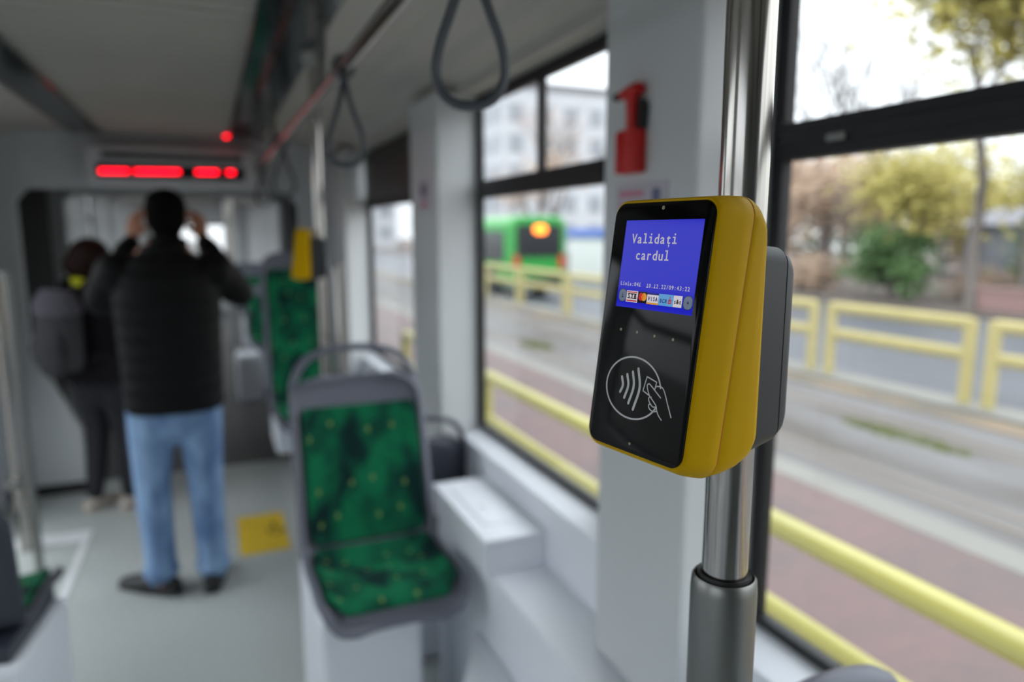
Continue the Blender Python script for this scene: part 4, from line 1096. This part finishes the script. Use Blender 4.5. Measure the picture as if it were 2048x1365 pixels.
for x in (0.1, w_ - 0.28): MB().prism(rrect(x, x + 0.18, 0.9, 1.3, 0.04), -0.03, 1, 0.05, (0, 2)).obj('tail_light', M['red'], bus)
MB().box(0.2, w_ - 0.2, -0.06, 0.05, 0.35, 0.62).obj('bumper', M['busdark'], bus, bevel=0.03)

# kiosk right of the bus
ks = thing('kiosk', 'white kiosk with a blue sign band right of the green bus', 'kiosk', (13.3, 22.6, GZ - 0.03))
MB().box(0, 2.6, 0, 2.5, 0, 1.75).obj('body', M['kiosk'], ks, bevel=0.03)
MB().box(-0.08, 2.7, -0.1, 2.6, 1.75, 2.12).obj('sign_band', M['kioskblue'], ks, bevel=0.03)
MB().box(0.9, 1.7, -0.14, -0.1, 1.80, 2.06).obj('sign_panel', M['kiosk'], ks)
MB().box(0.5, 1.4, -0.03, 0.0, 0.85, 1.55).obj('window', M['busdark'], ks)

# distant buildings
def block(x, y, wx, wy, h_, label, floors, cols, m='bldg'):
    b = thing('apartment_building', label, 'building', (x, y, GZ))
    MB().box(0, wx, 0, wy, 0, h_).obj('walls', M[m], b)
    MB().box(-0.2, wx + 0.2, -0.2, wy + 0.2, h_, h_ + 0.5).obj('roof', M['roofg'], b)
    for i in range(floors):
        for j in range(cols):
            z = 1.2 + (h_ - 1.5) / floors * i; xx = wx * (j + 0.25) / cols
            MB().box(xx, xx + wx / cols * 0.5, -0.06, 0.0, z, z + 1.5).obj('window', M['bldgwin'], b)
    for i in range(floors):
        for j in range(int(cols * 1.2)):
            z = 1.2 + (h_ - 1.5) / floors * i; yy = wy * (j + 0.25) / int(cols * 1.2)
            MB().box(-0.06, 0.0, yy, yy + wy / cols * 0.42, z, z + 1.5).obj('window', M['bldgwin'], b)
block(24, 58, 24, 14, 14.4, 'pale grey apartment block with rows of windows beyond the trees', 5, 9)
block(5, 88, 17, 12, 9.5, 'lower pale building far down the street behind the bus', 3, 6)
hs = thing('house', 'grey blue house wall beyond the road at the right edge', 'house', (21.6, 7.6, GZ))
MB().box(0, 3.5, 0, 7.0, 0, 2.15).obj('walls', M['house'], hs)
MB().prism([(-0.3, 2.15), (3.8, 2.15), (1.7, 2.7)], -0.2, 1, 7.4, (0, 2)).obj('roof', M['roofg'], hs, smooth=False)
MB().box(-0.05, 0.0, 1.5, 2.7, 0.9, 1.7).obj('window', M['bldgwin'], hs)
MB().box(-0.05, 0.0, 4.5, 5.4, 0.0, 1.9).obj('door', M['roofg'], hs)

# trees and bushes
def branch(mb, p, d, l, r, lvl, tips, rn):
    e = p + d * l
    mid = p + d * l * 0.5 + V((rn.uniform(-1, 1), rn.uniform(-1, 1), 0)) * l * 0.05
    mb.tube([p, mid, e], [r, r * 0.82, r * 0.62], 6)
    tips.append(e)
    if lvl == 0: return
    for _ in range(rn.choice((2, 3, 3))):
        nd = (d + V((rn.uniform(-1, 1), rn.uniform(-1, 1), rn.uniform(-0.25, 0.7))) * 0.62).normalized()
        branch(mb, p + d * l * rn.uniform(0.65, 1.0), nd, l * rn.uniform(0.6, 0.82), r * 0.55, lvl - 1, tips, rn)
def leaves(centres, n, spread, size, m, parent, rn, name='foliage'):
    mb = MB()
    for _ in range(n):
        c = V(rn.choice(centres)) + V((rn.gauss(0, 1), rn.gauss(0, 1), rn.gauss(0, 1) * 0.8)) * spread
        if c.z < 0.1: c.z = 0.1 + rn.random() * 0.2
        a = V((rn.uniform(-1, 1), rn.uniform(-1, 1), rn.uniform(-1, 1))).normalized(); b = a.orthogonal().normalized()
        s = size * rn.uniform(0.6, 1.3)
        mb.add([c - a * s, c + b * s * 0.6, c + a * s, c - b * s * 0.6], [(0, 1, 2, 3)])
    return mb.obj(name, m, parent, smooth=False)
def tree(x, y, h_, label, leaf=None, nleaf=0, spread=0.5, size=0.12, bark='bark', lvl=4, seed=1, r=0.12, trunk_frac=0.32):
    rn = random.Random(seed)
    t_ = thing('tree', label, 'tree', (x, y, GZ + 0.04))
    mb = MB(); tips = []
    branch(mb, V((0, 0, 0)), V((0, 0, 1)), h_ * trunk_frac, r, lvl, tips, rn)
    mb.obj('trunk_and_branches', M[bark], t_)
    if leaf: leaves(tips[3:], nleaf, spread, size, M[leaf], t_, rn)
    return t_
tree(18.6, 14.2, 4.7, 'yellow leaved tree rising above the green bush right of the validator', 'leafy', 3400, 0.45, 0.11, seed=11)
tree(18.4, 10.9, 4.9, 'yellow green tree beyond the road at the right edge below the window bar', 'leafy', 2400, 0.45, 0.11, seed=4, r=0.14)
tree(17.3, 11.4, 10.5, 'tall yellow tree reaching into the top right corner', 'leafy', 7500, 0.6, 0.14, seed=23, r=0.17)
tree(21.5, 19.6, 10.5, 'tall bare grey tree against the sky right of the pole', None, bark='barkpale', lvl=6, seed=8, r=0.20)
tree(23.0, 18.2, 9.5, 'second bare tree against the sky left of the yellow tree', None, bark='barkpale', lvl=6, seed=9, r=0.19)
tree(18.6, 17.4, 4.4, 'brown leaved tree directly right of the validator', 'leafb', 3600, 0.6, 0.10, bark='barkpale', seed=31)
tree(19.3, 19.8, 4.8, 'sparse brown tree at the left rim of the right hand window', 'leafb', 3200, 0.6, 0.10, bark='barkpale', seed=33)
tree(27.5, 24.5, 6.5, 'pinkish brown tree further back between two nearer brown trees', 'leafb', 2600, 0.8, 0.13, bark='barkpale', seed=35)
tree(24.5, 25.0, 6.0, 'hazy brown tree standing far behind the sparse roadside tree', 'leafb', 2400, 0.8, 0.13, bark='barkpale', seed=36)
tree(27.5, 19.5, 6.0, 'pale yellow green tree far behind the green bush', 'leafy', 2400, 0.8, 0.13, bark='barkpale', seed=37)
tree(21.0, 42.0, 10.5, 'bare tree in front of the apartment block at the upper middle window', 'leafb', 1500, 0.6, 0.07, bark='barkpale', lvl=6, seed=41, r=0.26)
tree(17.4, 38.0, 7.5, 'bare brown tree behind the green bus', 'leafb', 900, 0.7, 0.14, bark='barkpale', lvl=5, seed=43, r=0.24)
tree(22.5, 36.0, 8.0, 'bare tree behind the kiosk', None, bark='barkpale', lvl=6, seed=45, r=0.24)
def bush(x, y, rx, ry, rz, label, n, m='leafg', seed=1):
    rn = random.Random(seed); b = thing('bush', label, 'bush', (x, y, GZ + 0.04))
    st_ = MB()
    for k in range(7):
        a = rn.random() * 2 * PI; st_.tube([(0, 0, 0), (rx * 0.5 * math.cos(a), ry * 0.5 * math.sin(a), rz * 1.1)], [0.04, 0.015], 6)
    st_.obj('stems', M['bark'], b)
    cs = [(rx * rn.uniform(-.7, .7), ry * rn.uniform(-.7, .7), rz * rn.uniform(0.35, 1.5)) for _ in range(26)]
    leaves(cs, n, 0.24 * max(1, rx), 0.09 * max(1, rx * 0.9), M[m], b, rn)
bush(17.6, 14.0, 0.9, 1.5, 1.15, 'dense green bush across the road right of the validator', 3600, seed=2)
bush(19.3, 10.6, 0.8, 0.9, 1.2, 'dark green bush at the right edge behind the low pinkish wall', 2200, seed=3)
bush(17.9, 17.2, 0.8, 1.3, 0.6, 'low brownish shrub at the roadside just right of the bracket', 1200, 'leafb', seed=5)
bush(19.6, 12.3, 0.7, 1.0, 0.45, 'small brown shrub between the green bush and the grey blue house', 900, 'leafb', seed=6)
for (x_, y_, n_, m_, lb) in ((29.0, 31.0, 2600, 'leafb', 'distant brown thicket at the left rim of the right hand window'), (31.0, 27.0, 2600, 'leafg', 'distant green thicket behind the brown roadside trees'), (32.5, 23.0, 2600, 'leafb', 'distant brown thicket behind the yellow roadside tree'), (31.5, 18.6, 2600, 'leafy', 'distant yellowish thicket seen over the low house roof')):
    bush(x_, y_, 2.3, 3.0, 2.4, lb, n_, m_, seed=int(y_ * 3))
gw = thing('garden_wall', 'low pinkish brown wall across the road at the right edge', 'wall', (17.3, 4.0, GZ + 0.05))
MB().box(0, 0.35, 0, 7.6, 0, 0.48).obj('masonry', M['pinkwall'], gw, bevel=0.02)
MB().box(-0.04, 0.39, -0.04, 7.64, 0.48, 0.56).obj('coping', M['pinkwall'], gw, bevel=0.01)
